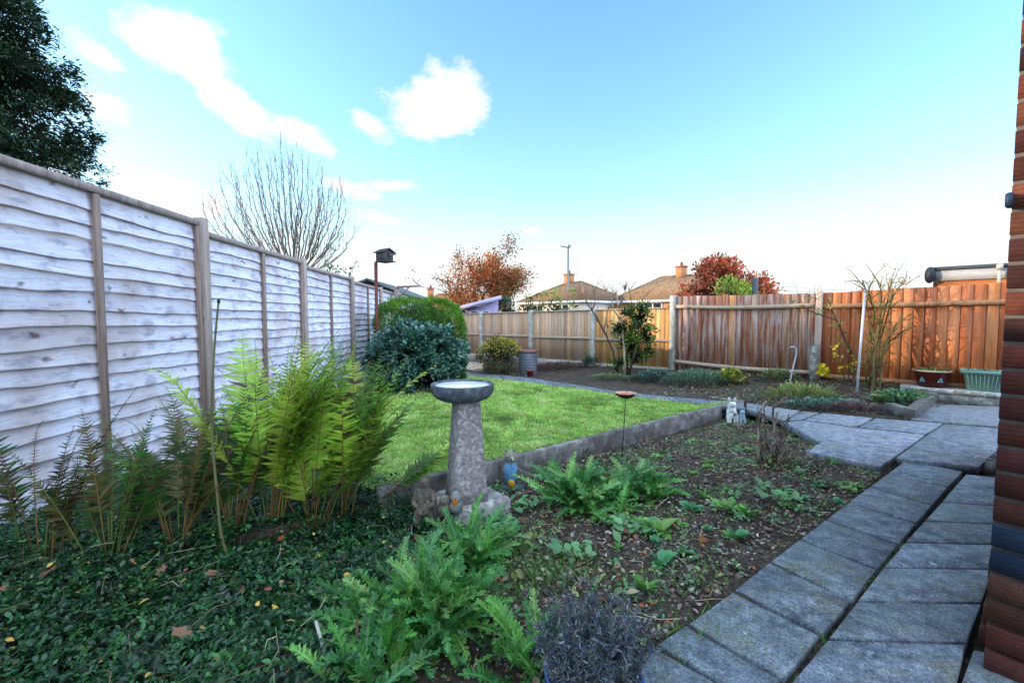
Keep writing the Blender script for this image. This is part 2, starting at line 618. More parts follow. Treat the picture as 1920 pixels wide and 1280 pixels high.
def build_ground():
    xs, ys = axis(-3.2, 7.4, .035, 900), axis(.5, 10.5, .04, 900)
    X, Y = np.meshgrid(xs, ys)
    Z = gz(X, Y)
    near = (X > -3.3) & (X < 7.5) & (Y > .4) & (Y < 10.6)
    bz = np.zeros(X.shape)
    bz[near] = bumps(X[near], Y[near])
    Z = Z + bz
    nx, ny = len(xs), len(ys)
    i = np.arange(nx * ny).reshape(ny, nx)
    f4 = np.stack((i[:-1, :-1], i[:-1, 1:], i[1:, 1:], i[1:, :-1]), -1).reshape(-1, 4)
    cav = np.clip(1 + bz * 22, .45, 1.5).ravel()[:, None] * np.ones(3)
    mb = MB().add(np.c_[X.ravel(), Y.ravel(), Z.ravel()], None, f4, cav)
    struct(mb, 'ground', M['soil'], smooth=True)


build_ground()

# the lawn: a raised sheet behind its kerb
def kpt(t, s=0.0):
    p = K0 + DK * t + NK * s
    return p


LAWN = [kpt(-.86, -.05), kpt(4.17, -.05)] + [gp(*q)[:2] for q in ((1312, 758), (1200, 745.5), (1060, 726), (900, 707), (820, 707))] + [np.array((-2.0, 9.1)), np.array((-2.2, 6.6)), np.array((-2.0, 4.2)), np.array((-1.7, 3.2)), np.array((-1.1, 2.75))]


def build_lawn():
    xs, ys = np.arange(-2.6, 3.6, .05), np.arange(1.6, 9.8, .05)
    X, Y = np.meshgrid(xs, ys)
    ins = inpoly(X, Y, LAWN)
    Z = -SL * Y - .012
    for a in range(X.shape[0]):
        for b in range(X.shape[1]):
            if ins[a, b]:
                Z[a, b] += mnoise.noise(Vector((X[a, b] * 2, Y[a, b] * 2, 3))) * .012
    nx, ny = len(xs), len(ys)
    i = np.arange(nx * ny).reshape(ny, nx)
    f4 = np.stack((i[:-1, :-1], i[:-1, 1:], i[1:, 1:], i[1:, :-1]), -1).reshape(-1, 4)
    f4 = f4[ins.ravel()[f4].all(1)]
    used, inv = np.unique(f4, return_inverse=True)
    mb = MB().add(np.c_[X.ravel(), Y.ravel(), Z.ravel()][used], None, inv.reshape(-1, 4))
    struct(mb, 'lawn', M['lawn'], smooth=True)


build_lawn()


def frames(d, n):
    y = d / (np.linalg.norm(d, axis=1)[:, None] + 1e-9)
    x = np.cross(y, n)
    x /= np.linalg.norm(x, axis=1)[:, None] + 1e-9
    z = np.cross(x, y)
    return np.stack((x, y, z), -1)


def unit(n):
    v = rng.normal(size=(n, 3))
    return v / np.linalg.norm(v, axis=1)[:, None]


def jit(base, n, amt=.25, hue=.12):
    """n colours round a base colour"""
    k = 1 + (rng.random(n) * 2 - 1) * amt
    h = 1 + (rng.random((n, 3)) * 2 - 1) * hue
    return np.clip(np.asarray(base)[None] * k[:, None] * h, .001, .95)


def pal(cols, n, w=None, amt=.25, hue=.1):
    cols = np.asarray(cols)
    i = rng.choice(len(cols), n, p=w)
    return np.clip(cols[i] * (1 + (rng.random(n) * 2 - 1) * amt)[:, None] * (1 + (rng.random((n, 3)) * 2 - 1) * hue), .001, .95)


def grass():
    mb = MB()
    n = 330000
    x, y = rng.uniform(-2.4, 3.4, n), rng.uniform(1.9, 9.4, n)
    keep = inpoly(x, y, LAWN) & (rng.random(n) < np.clip(5.0 / y, .45, 1))
    x, y = x[keep], y[keep]
    n = len(x)
    ln = rng.uniform(.014, .044, n) * np.clip(.75 + y * .06, .9, 1.3)
    patch = np.array([mnoise.noise(Vector((a * 1.6, b * 1.6, 7))) for a, b in zip(x, y)])
    patch2 = np.array([mnoise.noise(Vector((a * 6, b * 6, 1))) for a, b in zip(x, y)])
    ln *= np.clip(1 + .8 * patch2 + .4 * patch, .5, 1.8)
    d = np.c_[rng.normal(0, .75, n), rng.normal(0, .75, n), np.ones(n)]
    Mx = frames(d, unit(n))
    w = rng.uniform(.0022, .004, n) * np.clip(y / 3, 1, 2.2)
    Mx = Mx * np.stack((w, ln, ln), -1)[:, None, :]
    c = pal([srgb('88aa4c'), srgb('9cb85a'), srgb('729440'), srgb('bcbc78'), srgb('b2ca6c')], n, [.34, .26, .2, .08, .12], .25)
    c *= (1 + .55 * patch + .5 * patch2)[:, None]
    c *= np.array((1.42, 1.45, 1.5))
    dead = patch2 + .5 * patch > .36
    c[dead] = c[dead] * .5 + srgb('c8bc94') * .5
    tv = [(-1, 0, 0), (1, 0, 0), (.6, .55, .08), (-.6, .55, .08), (0, 1, .3)]
    tf = [(0, 1, 2), (0, 2, 3), (3, 2, 4)]
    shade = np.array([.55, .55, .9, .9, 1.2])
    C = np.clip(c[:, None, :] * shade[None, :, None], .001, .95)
    mb.scatter(tv, tf, Mx, np.c_[x, y, -SL * y - .012], C)
    o = struct(mb, 'grass', M['grass'], 'stuff')
    tag(o, 'short mown green lawn grass behind the low concrete kerb', 'grass')


grass()


def shrink(poly, g):
    P = np.asarray(poly, float)
    n = len(P)
    out = []
    for i in range(n):
        a, b, c = P[i - 1], P[i], P[(i + 1) % n]
        e1, e2 = (b - a)[:2], (c - b)[:2]
        n1 = np.array((-e1[1], e1[0])) / (np.linalg.norm(e1) + 1e-9)
        n2 = np.array((-e2[1], e2[0])) / (np.linalg.norm(e2) + 1e-9)
        h = n1 + n2
        h = h / max(.35, 1 + np.dot(n1, n2))
        q = b.copy()
        q[:2] += h * g
        out.append(q)
    return np.array(out)


def ccw(P):
    P = np.asarray(P, float)
    a = np.sum(P[:, 0] * np.roll(P[:, 1], -1) - np.roll(P[:, 0], -1) * P[:, 1])
    return P if a > 0 else P[::-1]


def slabcol(k=.16):
    t = 1 + rng.uniform(-k, k)
    return np.array((t * rng.uniform(.97, 1.03), t, t * rng.uniform(.97, 1.05)))


def build_paving():
    # garden path: two columns of small flags running past the house
    mb = MB()
    Z0 = -.03
    eps = lambda q: gp(q[0], q[1], Z0)
    L = [(1118, 1285), (1228, 1210), (1289, 1170), (1376, 1107), (1444, 1053), (1500, 1010), (1549, 973), (1592, 941), (1631, 912), (1666, 887), (1699, 862)]
    Rr = [(1345, 1372), (1417, 1315), (1467, 1272), (1540, 1188), (1596, 1124), (1644, 1066), (1683, 1019), (1717, 980), (1747, 946), (1776, 912), (1805, 883)]
    for i in range(len(L) - 1):
        q = np.array([eps(L[i]), eps(Rr[i]), eps(Rr[i + 1]), eps(L[i + 1])])
        e1, e2 = (q[3] - q[0]), (q[2] - q[1])
        f1, f2 = .0115 / np.linalg.norm(e1), .0115 / np.linalg.norm(e2)
        q = np.array([q[0] + e1 * f1, q[1] + e2 * f2, q[2] - e2 * f2, q[3] - e1 * f1])
        q = ccw(q)
        q[:, 2] += rng.uniform(-.0012, .0012)
        mb.prism(q, .05, slabcol(.2), .004)
    L2 = [(1389, 1388), (1473, 1293), (1553, 1197), (1608, 1126), (1657, 1063), (1698, 1015), (1734, 976), (1766, 941), (1794, 908), (1812, 888)]
    R2 = [(1740, 1500), (1789, 1290), (1811, 1205), (1840, 1130), (1862, 1066), (1880, 1020), (1898, 983), (1914, 950), (1925, 921), (1932, 902)]
    for i in range(len(L2) - 1):
        q = np.array([eps(L2[i]), eps(R2[i]), eps(R2[i + 1]), eps(L2[i + 1])])
        e1, e2 = (q[3] - q[0]), (q[2] - q[1])
        f1, f2 = .0115 / np.linalg.norm(e1), .0115 / np.linalg.norm(e2)
        q = np.array([q[0] + e1 * f1, q[1] + e2 * f2, q[2] - e2 * f2, q[3] - e1 * f1])
        q = ccw(q)
        q[:, 2] += rng.uniform(-.0012, .0012)
        mb.prism(q, .05, slabcol(.2), .004)
    q = np.array([gp(*p, -.045) for p in ((1776, 1340), (1822, 1215), (1925, 1232), (2050, 1262), (2050, 1400))])
    mb.prism(shrink(ccw(q), .004), .05, slabcol(), .004)
    struct(mb, 'path', M['slab'])
    # the wide paving behind it
    mb = MB()
    quads = [
        [(1399, 755), (1500, 769.5), (1471, 788), (1440, 778), (1399, 766)],
        [(1503, 770), (1537, 773), (1504, 786), (1474, 788)],
        [(1541, 773.5), (1637, 783), (1605, 800), (1508, 786.5)],
        [(1641, 783.5), (1768, 793), (1737, 813), (1610, 800)],
        [(1470, 791), (1504, 788), (1604, 801.5), (1735, 814.5), (1676, 857), (1651, 875), (1509, 845), (1537, 830)],
        [(1771, 794), (1990, 812), (1990, 852), (1868, 845), (1836, 875), (1679, 857), (1739, 813)],
        [(1745, 756), (1765, 758), (1990, 766), (1990, 808), (1772, 792), (1706, 786)],
    ]
    for q in quads:
        P = ccw([gp(*p, 0.0) for p in q])
        P = shrink(P, .005)
        P[:, 2] += rng.uniform(-.003, .003)
        k = slabcol(.12) * np.array((1.06, 1.02, 1.03))
        mb.prism(P, .06, k * 1.45, .003)
    struct(mb, 'patio', M['slab'])
    # narrow stone path along the far side of the lawn
    mb = MB()
    lo = [np.array(gp(*q)) for q in ((800, 707), (872, 706), (960, 715), (1060, 725.5), (1140, 736.5), (1200, 745), (1312, 758), (1396, 765.5))]
    up = [np.array(gp(*q)) for q in ((790, 694), (835, 693.5), (920, 701), (1000, 709.5), (1085, 722), (1170, 735.5), (1290, 747), (1396, 753.5))]
    def resample(P, n):
        P = np.array(P)
        d = np.r_[0, np.cumsum(np.linalg.norm(np.diff(P, axis=0), axis=1))]
        t = np.linspace(0, d[-1], n)
        return np.stack([np.interp(t, d, P[:, k]) for k in range(3)], -1)
    a, b = resample(lo, 17), resample(up, 17)
    for i in range(16):
        q = shrink(ccw([a[i], a[i + 1], b[i + 1], b[i]]), .006)
        q[:, 2] += .004 + rng.uniform(-.004, .004)
        mb.prism(q, .05, slabcol(.14) * 1.1, .003)
    struct(mb, 'stone_path', M['slab'])
    # low ledge against the right-hand fence
    mb = MB()
    p0 = C0 + DR * 3.62 + NR * .03
    cen = p0 + DR * 1.6 + NR * .19
    mb.box((cen[0], cen[1], -.075), np.r_[DR * 1.6, 0], np.r_[NR * .19, 0], (0, 0, .03), slabcol(.05) * 1.5, .006)
    mb.box((cen[0], cen[1], -.19), np.r_[DR * 1.585, 0], np.r_[NR * .175, 0], (0, 0, .0845), slabcol(.05) * 1.05)
    struct(mb, 'ledge', M['conc'])

build_paving()


def build_drain():
    c = gp(1852, 866, -.02)
    root = thing('drain', c, 'small square drain opening in the paving at the foot of the brick wall', 'drain')
    X, Y = np.array((.788, .616, 0)), np.array((.616, -.788, 0))
    mb = MB()
    for d, e in ((X, Y), (-X, Y), (Y, X), (-Y, X)):
        mb.box(c + d * .062 - (0, 0, .03), d * .006, e * (.055 if abs(d @ X) > .5 else .068), (0, 0, .05), (.8, .78, .74))
    mb.build('rim', M['conc'], root)
    mb = MB()
    mb.box(c - (0, 0, .05), X * .056, Y * .056, (0, 0, .005), (.05, .05, .05))  # near-black plate standing for the shade inside the hole
    mb.build('hole_dark', M['metal'], root)


build_drain()

# gravel by the back fence
def gravel():
    mb = MB()
    n = 900
    P = [gp(*q)[:2] for q in ((862, 690), (905, 696), (905, 679), (872, 676))]
    P = np.array(P)
    lo, hi = P.min(0), P.max(0)
    x, y = rng.uniform(lo[0], hi[0], n * 3), rng.uniform(lo[1], hi[1], n * 3)
    k = inpoly(x, y, P)
    x, y = x[k], y[k]
    stones(mb, x, y, .018, .045, [srgb('a8937a'), srgb('8d7a66'), srgb('c0ae98')])
    o = struct(mb, 'gravel', M['pebble'], 'stuff')
    tag(o, 'pale brown gravel strip in front of the far fence', 'gravel')


ICO_V = []
def _ico():
    import bmesh
    bm = bmesh.new()
    bmesh.ops.create_icosphere(bm, subdivisions=1, radius=1)
    v = np.array([p.co[:] for p in bm.verts])
    f = np.array([[q.index for q in g.verts] for g in bm.faces])
    bm.free()
    return v, f
ICO_V, ICO_F = _ico()


def stones(mb, x, y, r0, r1, cols, flat=.6, amt=.3):
    n = len(x)
    r = r0 + (r1 - r0) * rng.random(n) ** 2.5
    d = unit(n)
    d[:, 2] *= .2
    Mx = frames(d, np.c_[rng.normal(0, .25, (n, 2)), np.ones(n)])
    S = np.stack((r * rng.uniform(.6, 1, n), r, r * flat * rng.uniform(.6, 1.1, n)), -1)
    z = gz(x, y) + r * .1
    v = ICO_V * (1 + .25 * rng.normal(size=(len(ICO_V), 1)))
    mb.scatter(v, ICO_F, Mx * S[:, None, :], np.c_[x, y, z], pal(cols, n, None, amt))


gravel()

# ------------------------------------------------------------------ the lap fence on the left
def fx(y):
    return -2.46 - .0427 * y


def build_left_fence():
    ang = math.atan2(-.0427, 1)
    A = np.array((-.0427, 1, 0)) / math.hypot(.0427, 1)     # along
    N = np.array((1, .0427, 0)) / math.hypot(.0427, 1)      # out towards the garden
    U = np.array((0, 0, 1.0))
    base = np.array((fx(3.7), 3.7, -.1))
    root = thing('lap_fence', base, 'long pale weathered fence of wavy overlapping boards along the left side', 'fence')
    posts = [-2.12, -.19, 1.74, 3.685, 5.62, 7.55, 9.48, 11.41, 13.34]
    tops = [1.83, 1.83, 1.755, 1.757, 1.685, 1.64, 1.60, 1.585, 1.575]
    brown = np.array((.50, .42, .37))
    for i in range(len(posts) - 1):
        y0, y1, top = posts[i] + .035, posts[i + 1] - .05, tops[i + 1]
        bot = min(zat(fx(y0) + .1, y0), zat(fx(y1) + .1, y1)) + .03
        L = y1 - y0
        mb = MB()
        nb = 18
        zs = np.linspace(top - .045, bot + .02, nb + 1)
        tilt = rng.uniform(-.010, .010)
        for b in range(nb):
            n = 44
            t = np.linspace(0, 1, n)
            ph = rng.uniform(0, 20)
            seed = rng.uniform(0, 99)
            wav = np.array([mnoise.noise(Vector((q * L * 1.7 + seed, ph, 0))) * .016 + mnoise.noise(Vector((q * L * 6 + seed, ph, 5))) * .008 for q in t])
            zt = np.full(n, zs[b] + .024) + tilt * (t - .5)
            zb = zs[b + 1] + rng.uniform(-.012, .012) + wav + (t - .5) * (rng.uniform(-.016, .016) + tilt)
            bow = np.array([mnoise.noise(Vector((q * L * 1.3 + seed, 9, 2))) for q in t]) * .006
            P = np.array((fx(y0), y0, 0))[None] + A[None] * (t * L)[:, None] / math.cos(ang)
            P[:, 2] = 0
            vt = P + N * .004 + U * zt[:, None]
            vm = P + N[None] * (.019 + bow)[:, None] + U * (zb + .009)[:, None]
            vb = P + N[None] * (.024 + bow)[:, None] + U * zb[:, None]
            vk = P + N[None] * (.011 + bow)[:, None] + U * (zb + .001)[:, None]
            k = np.array((1, 1, 1.0)) * rng.uniform(.86, 1.08)
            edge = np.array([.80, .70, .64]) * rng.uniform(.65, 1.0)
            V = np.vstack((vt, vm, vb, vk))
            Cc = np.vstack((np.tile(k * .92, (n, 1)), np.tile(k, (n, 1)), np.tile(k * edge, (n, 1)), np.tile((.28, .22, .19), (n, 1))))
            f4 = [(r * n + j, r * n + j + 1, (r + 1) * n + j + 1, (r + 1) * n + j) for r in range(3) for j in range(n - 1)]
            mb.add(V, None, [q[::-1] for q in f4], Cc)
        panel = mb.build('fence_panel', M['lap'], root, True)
        # capping rail
        mb = MB()
        c = np.array((fx((y0 + y1) / 2), (y0 + y1) / 2, top - .022))
        mb.box(c + N * .016, A * L / 2, N * .032, U * .022, (.95, .93, .92), .004)
        mb.build('top_rail', M['frame'], panel)
        # upright battens on the face
        for q, w in ((.016, .017), (L / 2, .02), (L - .016, .017)):
            mb = MB()
            yy = y0 + q
            hh = (top - .05 - bot) / 2
            mb.box(np.array((fx(yy), yy, bot + hh)) + N * .037, A * w, N * .0135, U * hh, (.72, .62, .57), .003)
            mb.build('batten', M['frame'], panel)
    for y, t in zip(posts, tops):
        mb = MB()
        t2 = max(t, tops[min(len(tops) - 1, posts.index(y))]) + .025
        b = zat(fx(y) + .15, y) - .05
        mb.box(np.array((fx(y), y, (t2 + b) / 2)) + N * .028, A * .038, N * .04, U * (t2 - b) / 2, (.98, .94, .88), .005)
        mb.build('post', M['frame'], root)


build_left_fence()


# ------------------------------------------------------------------ feather-edge fence at the back
def boards(mb, p0, d, nrm, L, zb, zt, w, cols, amt=.18, wts=None, thick=.016, ztvar=0.0, lean=0.0):
    n = max(1, int(round(L / w)))
    w = L / n
    for i in range(n):
        c = pal(cols, 1, wts, amt, .03)[0]
        f = (i + .5) / n
        z0 = zb(f) if callable(zb) else zb
        z1 = (zt(f) if callable(zt) else zt) + rng.uniform(-ztvar, ztvar)
        cen = p0 + d * (w * (i + .5))
        th0, th1 = .004, thick * rng.uniform(.8, 1.2)
        a, b = cen - d * (w / 2 + .008), cen + d * (w / 2 - .0005)
        V = []
        for z in (z0, z1):
            for q, o in ((a, -.005), (a, th0 - .002), (b, th1), (b, .001)):
                V.append((q[0] + nrm[0] * o, q[1] + nrm[1] * o, z))
        mb.add(V, None, [(0, 3, 2, 1), (4, 5, 6, 7), (0, 1, 5, 4), (1, 2, 6, 5), (2, 3, 7, 6), (3, 0, 4, 7)], c)


def build_back_fence():
    root = thing('close_board_fence', (C0[0] - 3, C0[1] + 2.6, -.3), 'low tan fence of narrow upright boards with grey concrete posts at the far end', 'fence')
    ts = [0, 1.93, 3.86, 5.79, 7.72]
    pal_ = [srgb('ecc4a2'), srgb('e2b692'), srgb('dcbca6'), srgb('f0c098'), srgb('d0a686')]
    pal_sunlit = [srgb('fabf7c'), srgb('eeb06c'), srgb('f6c68a'), srgb('e6a662')]  # sunlit orange of the corner bay, put into the board colour
    for i in range(4):
        t0, t1 = ts[i] + .06, ts[i + 1] - .06
        top0, top1 = 1.165 - .012 * ts[i], 1.165 - .012 * ts[i + 1]
        bot = -.10 if i < 3 else -.12
        mb = MB()
        boards(mb, C0 + DB * t0, DB, NB, t1 - t0, bot, lambda f: top0 + (top1 - top0) * f, .1, pal_sunlit if i == 0 else pal_)
        p = mb.build('board_panel', M['back'], root)
        mid = C0 + DB * (t0 + t1) / 2
        zm = (top0 + top1) / 2
        sl = (top1 - top0) / (t1 - t0)
        D3 = np.r_[DB, sl]
        for nm, z, hz, hn, off, cc in (('top_rail', zm + .012, .014, .03, .008, (1.0, .98, .93)), ('middle_rail', .47 + .0 * i, .028, .022, .04, (1, .97, .92)), ('gravel_board', bot - .105, .1, .02, .012, (1, .96, .9))):
            mb = MB()
            mb.box((mid[0] + NB[0] * off, mid[1] + NB[1] * off, z), D3 * (t1 - t0) / 2, np.r_[NB * hn, 0], (0, 0, hz), cc, .004)
            mb.build(nm, M['post'] if nm == 'gravel_board' else M['railw'], root)
    for k, t in enumerate(ts[1:]):
        p = C0 + DB * t
        mb = MB()
        zt = 1.225 - .012 * t
        mb.box((p[0] + NB[0] * .03, p[1] + NB[1] * .03, (zt - .6) / 2), np.r_[DB * .05, 0], np.r_[NB * .055, 0], (0, 0, (zt + .6) / 2), (1, 1, .98), .012)
        mb.build('post', M['post'], root)


build_back_fence()


# ------------------------------------------------------------------ tall stained fence on the right
def build_right_fence():
    root = thing('board_fence', (C0[0] + 1.8, C0[1] - 1.7, -.15), 'tall orange brown board fence on the right with white bleached streaks and sunlit end', 'fence')
    mb = MB()
    mb.box((C0[0] + NR[0] * .03, C0[1] + NR[1] * .03, .5), np.r_[DR * .055, 0], np.r_[NR * .055, 0], (0, 0, .93), (.95, .95, .92), .012)
    mb.build('post', M['post'], root)
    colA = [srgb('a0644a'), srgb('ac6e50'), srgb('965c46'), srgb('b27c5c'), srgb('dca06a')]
    col_sunlit = [srgb('dc8450'), srgb('ce7644'), srgb('e49058'), srgb('c06c42'), srgb('f0ac6c')]  # brighter set for the end section, sunlight put into the board colour
    for k, (t0, t1, cols) in enumerate(((.06, 2.50, colA), (2.58, 5.6, col_sunlit))):
        L = t1 - t0
        mb = MB()
        zt = (lambda f: 1.41 - .03 * f) if k == 0 else (lambda f: 1.38 + .09 * f)
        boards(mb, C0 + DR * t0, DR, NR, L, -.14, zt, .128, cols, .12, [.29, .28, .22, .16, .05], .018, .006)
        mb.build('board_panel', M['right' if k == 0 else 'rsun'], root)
        mid = C0 + DR * (t0 + t1) / 2
        for nm, z, sl in (('top_rail', 1.19 if k == 0 else 1.18, -.008 if k == 0 else .016), ('bottom_rail', .04 if k == 0 else -.01, -.014 if k == 0 else .006)):
            # slightly sagging rail made of several lengths of one bar
            mb = MB()
            n = 14
            f = np.linspace(0, 1, n)
            sag = -.03 * np.sin(f * PI) if k == 0 else -.012 * np.sin(f * PI)
            P = C0[None] + DR[None] * (t0 + f * L)[:, None] + NR[None] * .042
            V, f4 = [], []
            for i in range(n):
                zz = z + sl * (f[i] - .5) * L + sag[i]
                for o, h in ((-.022, -.036), (.022, -.03), (.014, .032), (-.022, .038)):
                    V.append((P[i][0] + NR[0] * o, P[i][1] + NR[1] * o, zz + h))
            for i in range(n - 1):
                for j in range(4):
                    f4.append((i * 4 + j, i * 4 + (j + 1) % 4, (i + 1) * 4 + (j + 1) % 4, (i + 1) * 4 + j))
            mb.add(V, None, f4, (.98, .92, .86) if k == 0 else (.80, .52, .36), [[3, 2, 1, 0], [(n - 1) * 4 + j for j in range(4)]])
            mb.build(nm, M['railw'], root)
        mb = MB()
        mb.box((mid[0] + NR[0] * -.01, mid[1] + NR[1] * -.01, -.19), np.r_[DR * L / 2, 0], np.r_[NR * .015, 0], (0, 0, .09), (.62, .42, .3), .004)
        mb.build('kick_board', M['right'], root)
    p = C0 + DR * 2.54
    mb = MB()
    mb.box((p[0] + NR[0] * .05, p[1] + NR[1] * .05, .62), np.r_[DR * .045, 0], np.r_[NR * .05, 0], (0, 0, .80), (.62, .42, .33), .005)
    mb.build('wooden_post', M['right'], root)
    q = p - DR * .02 + NR * .155
    mb = MB()
    z0, z1 = -.2, .50
    a, b = np.r_[DR * .06, 0], np.r_[NR * .05, 0]
    c0, c1 = np.array((q[0], q[1], z0)), np.array((q[0], q[1], z1))
    V = [c0 - a - b, c0 + a - b, c0 + a + b, c0 - a + b, c1 - a - b, c1 + a - b, c1 + a + b - (0, 0, .05), c1 - a + b - (0, 0, .05)]
    mb.add(V, None, [(3, 2, 1, 0), (4, 5, 6, 7), (0, 1, 5, 4), (1, 2, 6, 5), (2, 3, 7, 6), (3, 0, 4, 7)], (.9, .88, .84))
    mb.build('concrete_spur', M['conc'], root)


build_right_fence()

# ------------------------------------------------------------------ kerb round the lawn
def build_kerb():
    c = kpt(1.25)
    root = thing('lawn_kerb', (c[0], c[1], -.25), 'low weathered concrete kerb holding the edge of the lawn', 'kerb')
    ts = [-.86, .05, .98, 1.9, 2.84, 3.75, 4.3]
    for i in range(len(ts) - 1):
        a, b = kpt(ts[i]), kpt(ts[i + 1])
        m = (a + b) / 2
        mb = MB()
        h = .125
        zc = -SL * m[1] - h + .012 + rng.uniform(-.004, .004)
        D3 = np.r_[DK, -SL * DK[1]]
        mb.box((m[0], m[1], zc), D3 * ((ts[i + 1] - ts[i]) / 2 - .003), np.r_[NK * .03, 0], (0, 0, h), np.ones(3) * rng.uniform(.85, 1.15), .006)
        mb.build('kerb_stone', M['kerb'], root)
    # short return at the corner by the path
    a = kpt(4.3, -.0)
    mb = MB()
    q = a + NK * -.23 - DK * .03
    mb.box((q[0], q[1], -SL * q[1] - .11), np.r_[DK * .03, 0], np.r_[NK * .195, 0], (0, 0, .122), (1.05, 1.03, 1), .006)
    mb.build('kerb_stone', M['kerb'], root)


build_kerb()


def build_edging():
    """dark kerb blocks round the corner of the far bed"""
    a, b = gp(1706, 783, 0), gp(1748, 747, 0)
    c = gp(1668, 770, 0)
    root = thing('edging_kerb', a, 'dark grey concrete edging blocks round the corner of the far bed by the ledge', 'kerb')
    for p, q in ((a, b), (a, c)):
        d = (q - p)[:2]
        L = np.linalg.norm(d)
        d = d / L
        n = np.array((-d[1], d[0]))
        m = (p + q) / 2
        mb = MB()
        sh = 0.0 if q is b else .065
        mb.box((m[0] + d[0] * sh, m[1] + d[1] * sh, m[2] + .012), np.r_[d * (L / 2 - sh), -SL * d[1] * L / 2], np.r_[n * .05, 0], (0, 0, .085), (.8, .8, .85), .008)
        mb.build('edging_block', M['kerb'], root)


build_edging()


# ------------------------------------------------------------------ house wall on the right
def build_wall():
    d = np.array((.788, .616))
    n = np.array((.616, -.788))
    C = np.array((1.411, 1.255))
    root = thing('house_wall', (C[0], C[1], 0), 'corner of a red rustic brick house wall at the right edge with blue brick courses low down', 'wall')
    bl = MB()
    mo = MB()
    reds = [srgb('74402f'), srgb('8a4a38'), srgb('6a352c'), srgb('9a5a42'), srgb('5c322c')]
    z = -.09
    k = 0
    while z < 4.4:
        z1 = z + .065
        if k < 3:
            prj, cols = .006 * (3 - k) + .004, [srgb('5a3a2a'), srgb('6b3a30'), srgb('553028')]
        elif k < 6 and k > 3:
            prj, cols = .004, [srgb('22303f'), srgb('1c2836'), srgb('28384a')]
        elif k == 3:
            prj, cols = .010, [srgb('5e4634'), srgb('6a4a3a')]
        else:
            prj, cols = 0, reds
        off = .11 if k % 2 else 0.0
        x = 0.0
        first = True
        while x < 1.4:
            ln = (.1025 if (first and k % 2) else .215)
            first = False
            c = C + n * (x + ln / 2) + d * .05
            bl.box((c[0] - d[0] * prj, c[1] - d[1] * prj, (z + z1) / 2), np.r_[n * (ln / 2), 0], np.r_[d * (.05 + rng.uniform(0, .003)), 0], (0, 0, .0325), pal(cols, 1, None, .22, .08)[0] * (.55 if (k % 2 and k > 5) else 1), .0025)
            x += ln + .01
        x = .105
        while x < 3.2:
            ln = .215
            c = C + d * (x + ln / 2) + n * .05
            bl.box((c[0] - n[0] * prj, c[1] - n[1] * prj, (z + z1) / 2), np.r_[d * (ln / 2), 0], np.r_[n * .05, 0], (0, 0, .0325), pal(cols, 1, None, .22, .08)[0], .004)
            x += ln + .01
        z += .075
        k += 1
    c = C + n * 2.0015 + d * 1.6015
    mo.box((c[0], c[1], 2.1), np.r_[n * 2.0, 0], np.r_[d * 1.6, 0], (0, 0, 2.3), (1, 1, 1))
    c = C + n * 2.7 + d * .03
    bl.c = [c_ * (.60, .56, .57) for c_ in bl.c]
    bl.build('brickwork', M['brick'], root)
    mo.build('mortar', m_vary('mortar', 30, .3, .95, .4, 120, .003), root)
    p = C + n * .01 - d * .02
    mb = MB()
    mb.box((p[0] - n[0] * .012, p[1] - n[1] * .012, 1.28), np.r_[n * .008, 0], np.r_[d * .018, 0], (0, 0, .02), srgb('1c3044'), .004)
    mb.build('fitting', M['plastic'], root)


build_wall()
for o in COL.objects:
    if o.name.startswith('mortar'):
        at_ = o.data.attributes['Col']
        at_.data.foreach_set('color', np.tile(np.r_[srgb('6c6662'), 1], len(o.data.vertices)).astype(np.float32))


# ------------------------------------------------------------------ foliage tools
LEAF4_V = np.array([(0, 0, 0), (-.5, .45, .10), (0, .5, 0), (.5, .45, .10), (0, 1, -.10)])
LEAF4_F = np.array([(0, 2, 1), (1, 2, 4), (4, 2, 3), (3, 2, 0)])
LEAF_V = np.array([(0, 0, 0), (-.30, .14, .05), (-.5, .42, .10), (-.40, .70, .06), (-.16, .92, -.03), (0, 1, -.12), (.16, .92, -.03), (.40, .70, .06), (.5, .42, .10), (.30, .14, .05), (0, .45, .0), (0, .75, -.03)])
LEAF_F = np.array([(0, 10, 1), (1, 10, 2), (2, 10, 3), (3, 10, 11), (3, 11, 4), (4, 11, 5), (5, 11, 6), (6, 11, 7), (7, 11, 10), (7, 10, 8), (8, 10, 9), (9, 10, 0)])


def leafset(mb, P, D, Nn, ln, wd, col, tv=LEAF_V, tf=LEAF_F):
    Mx = frames(D, Nn)
    S = np.stack((ln * wd, ln, ln), -1)
    mb.scatter(tv, tf, Mx * S[:, None, :], P, col)


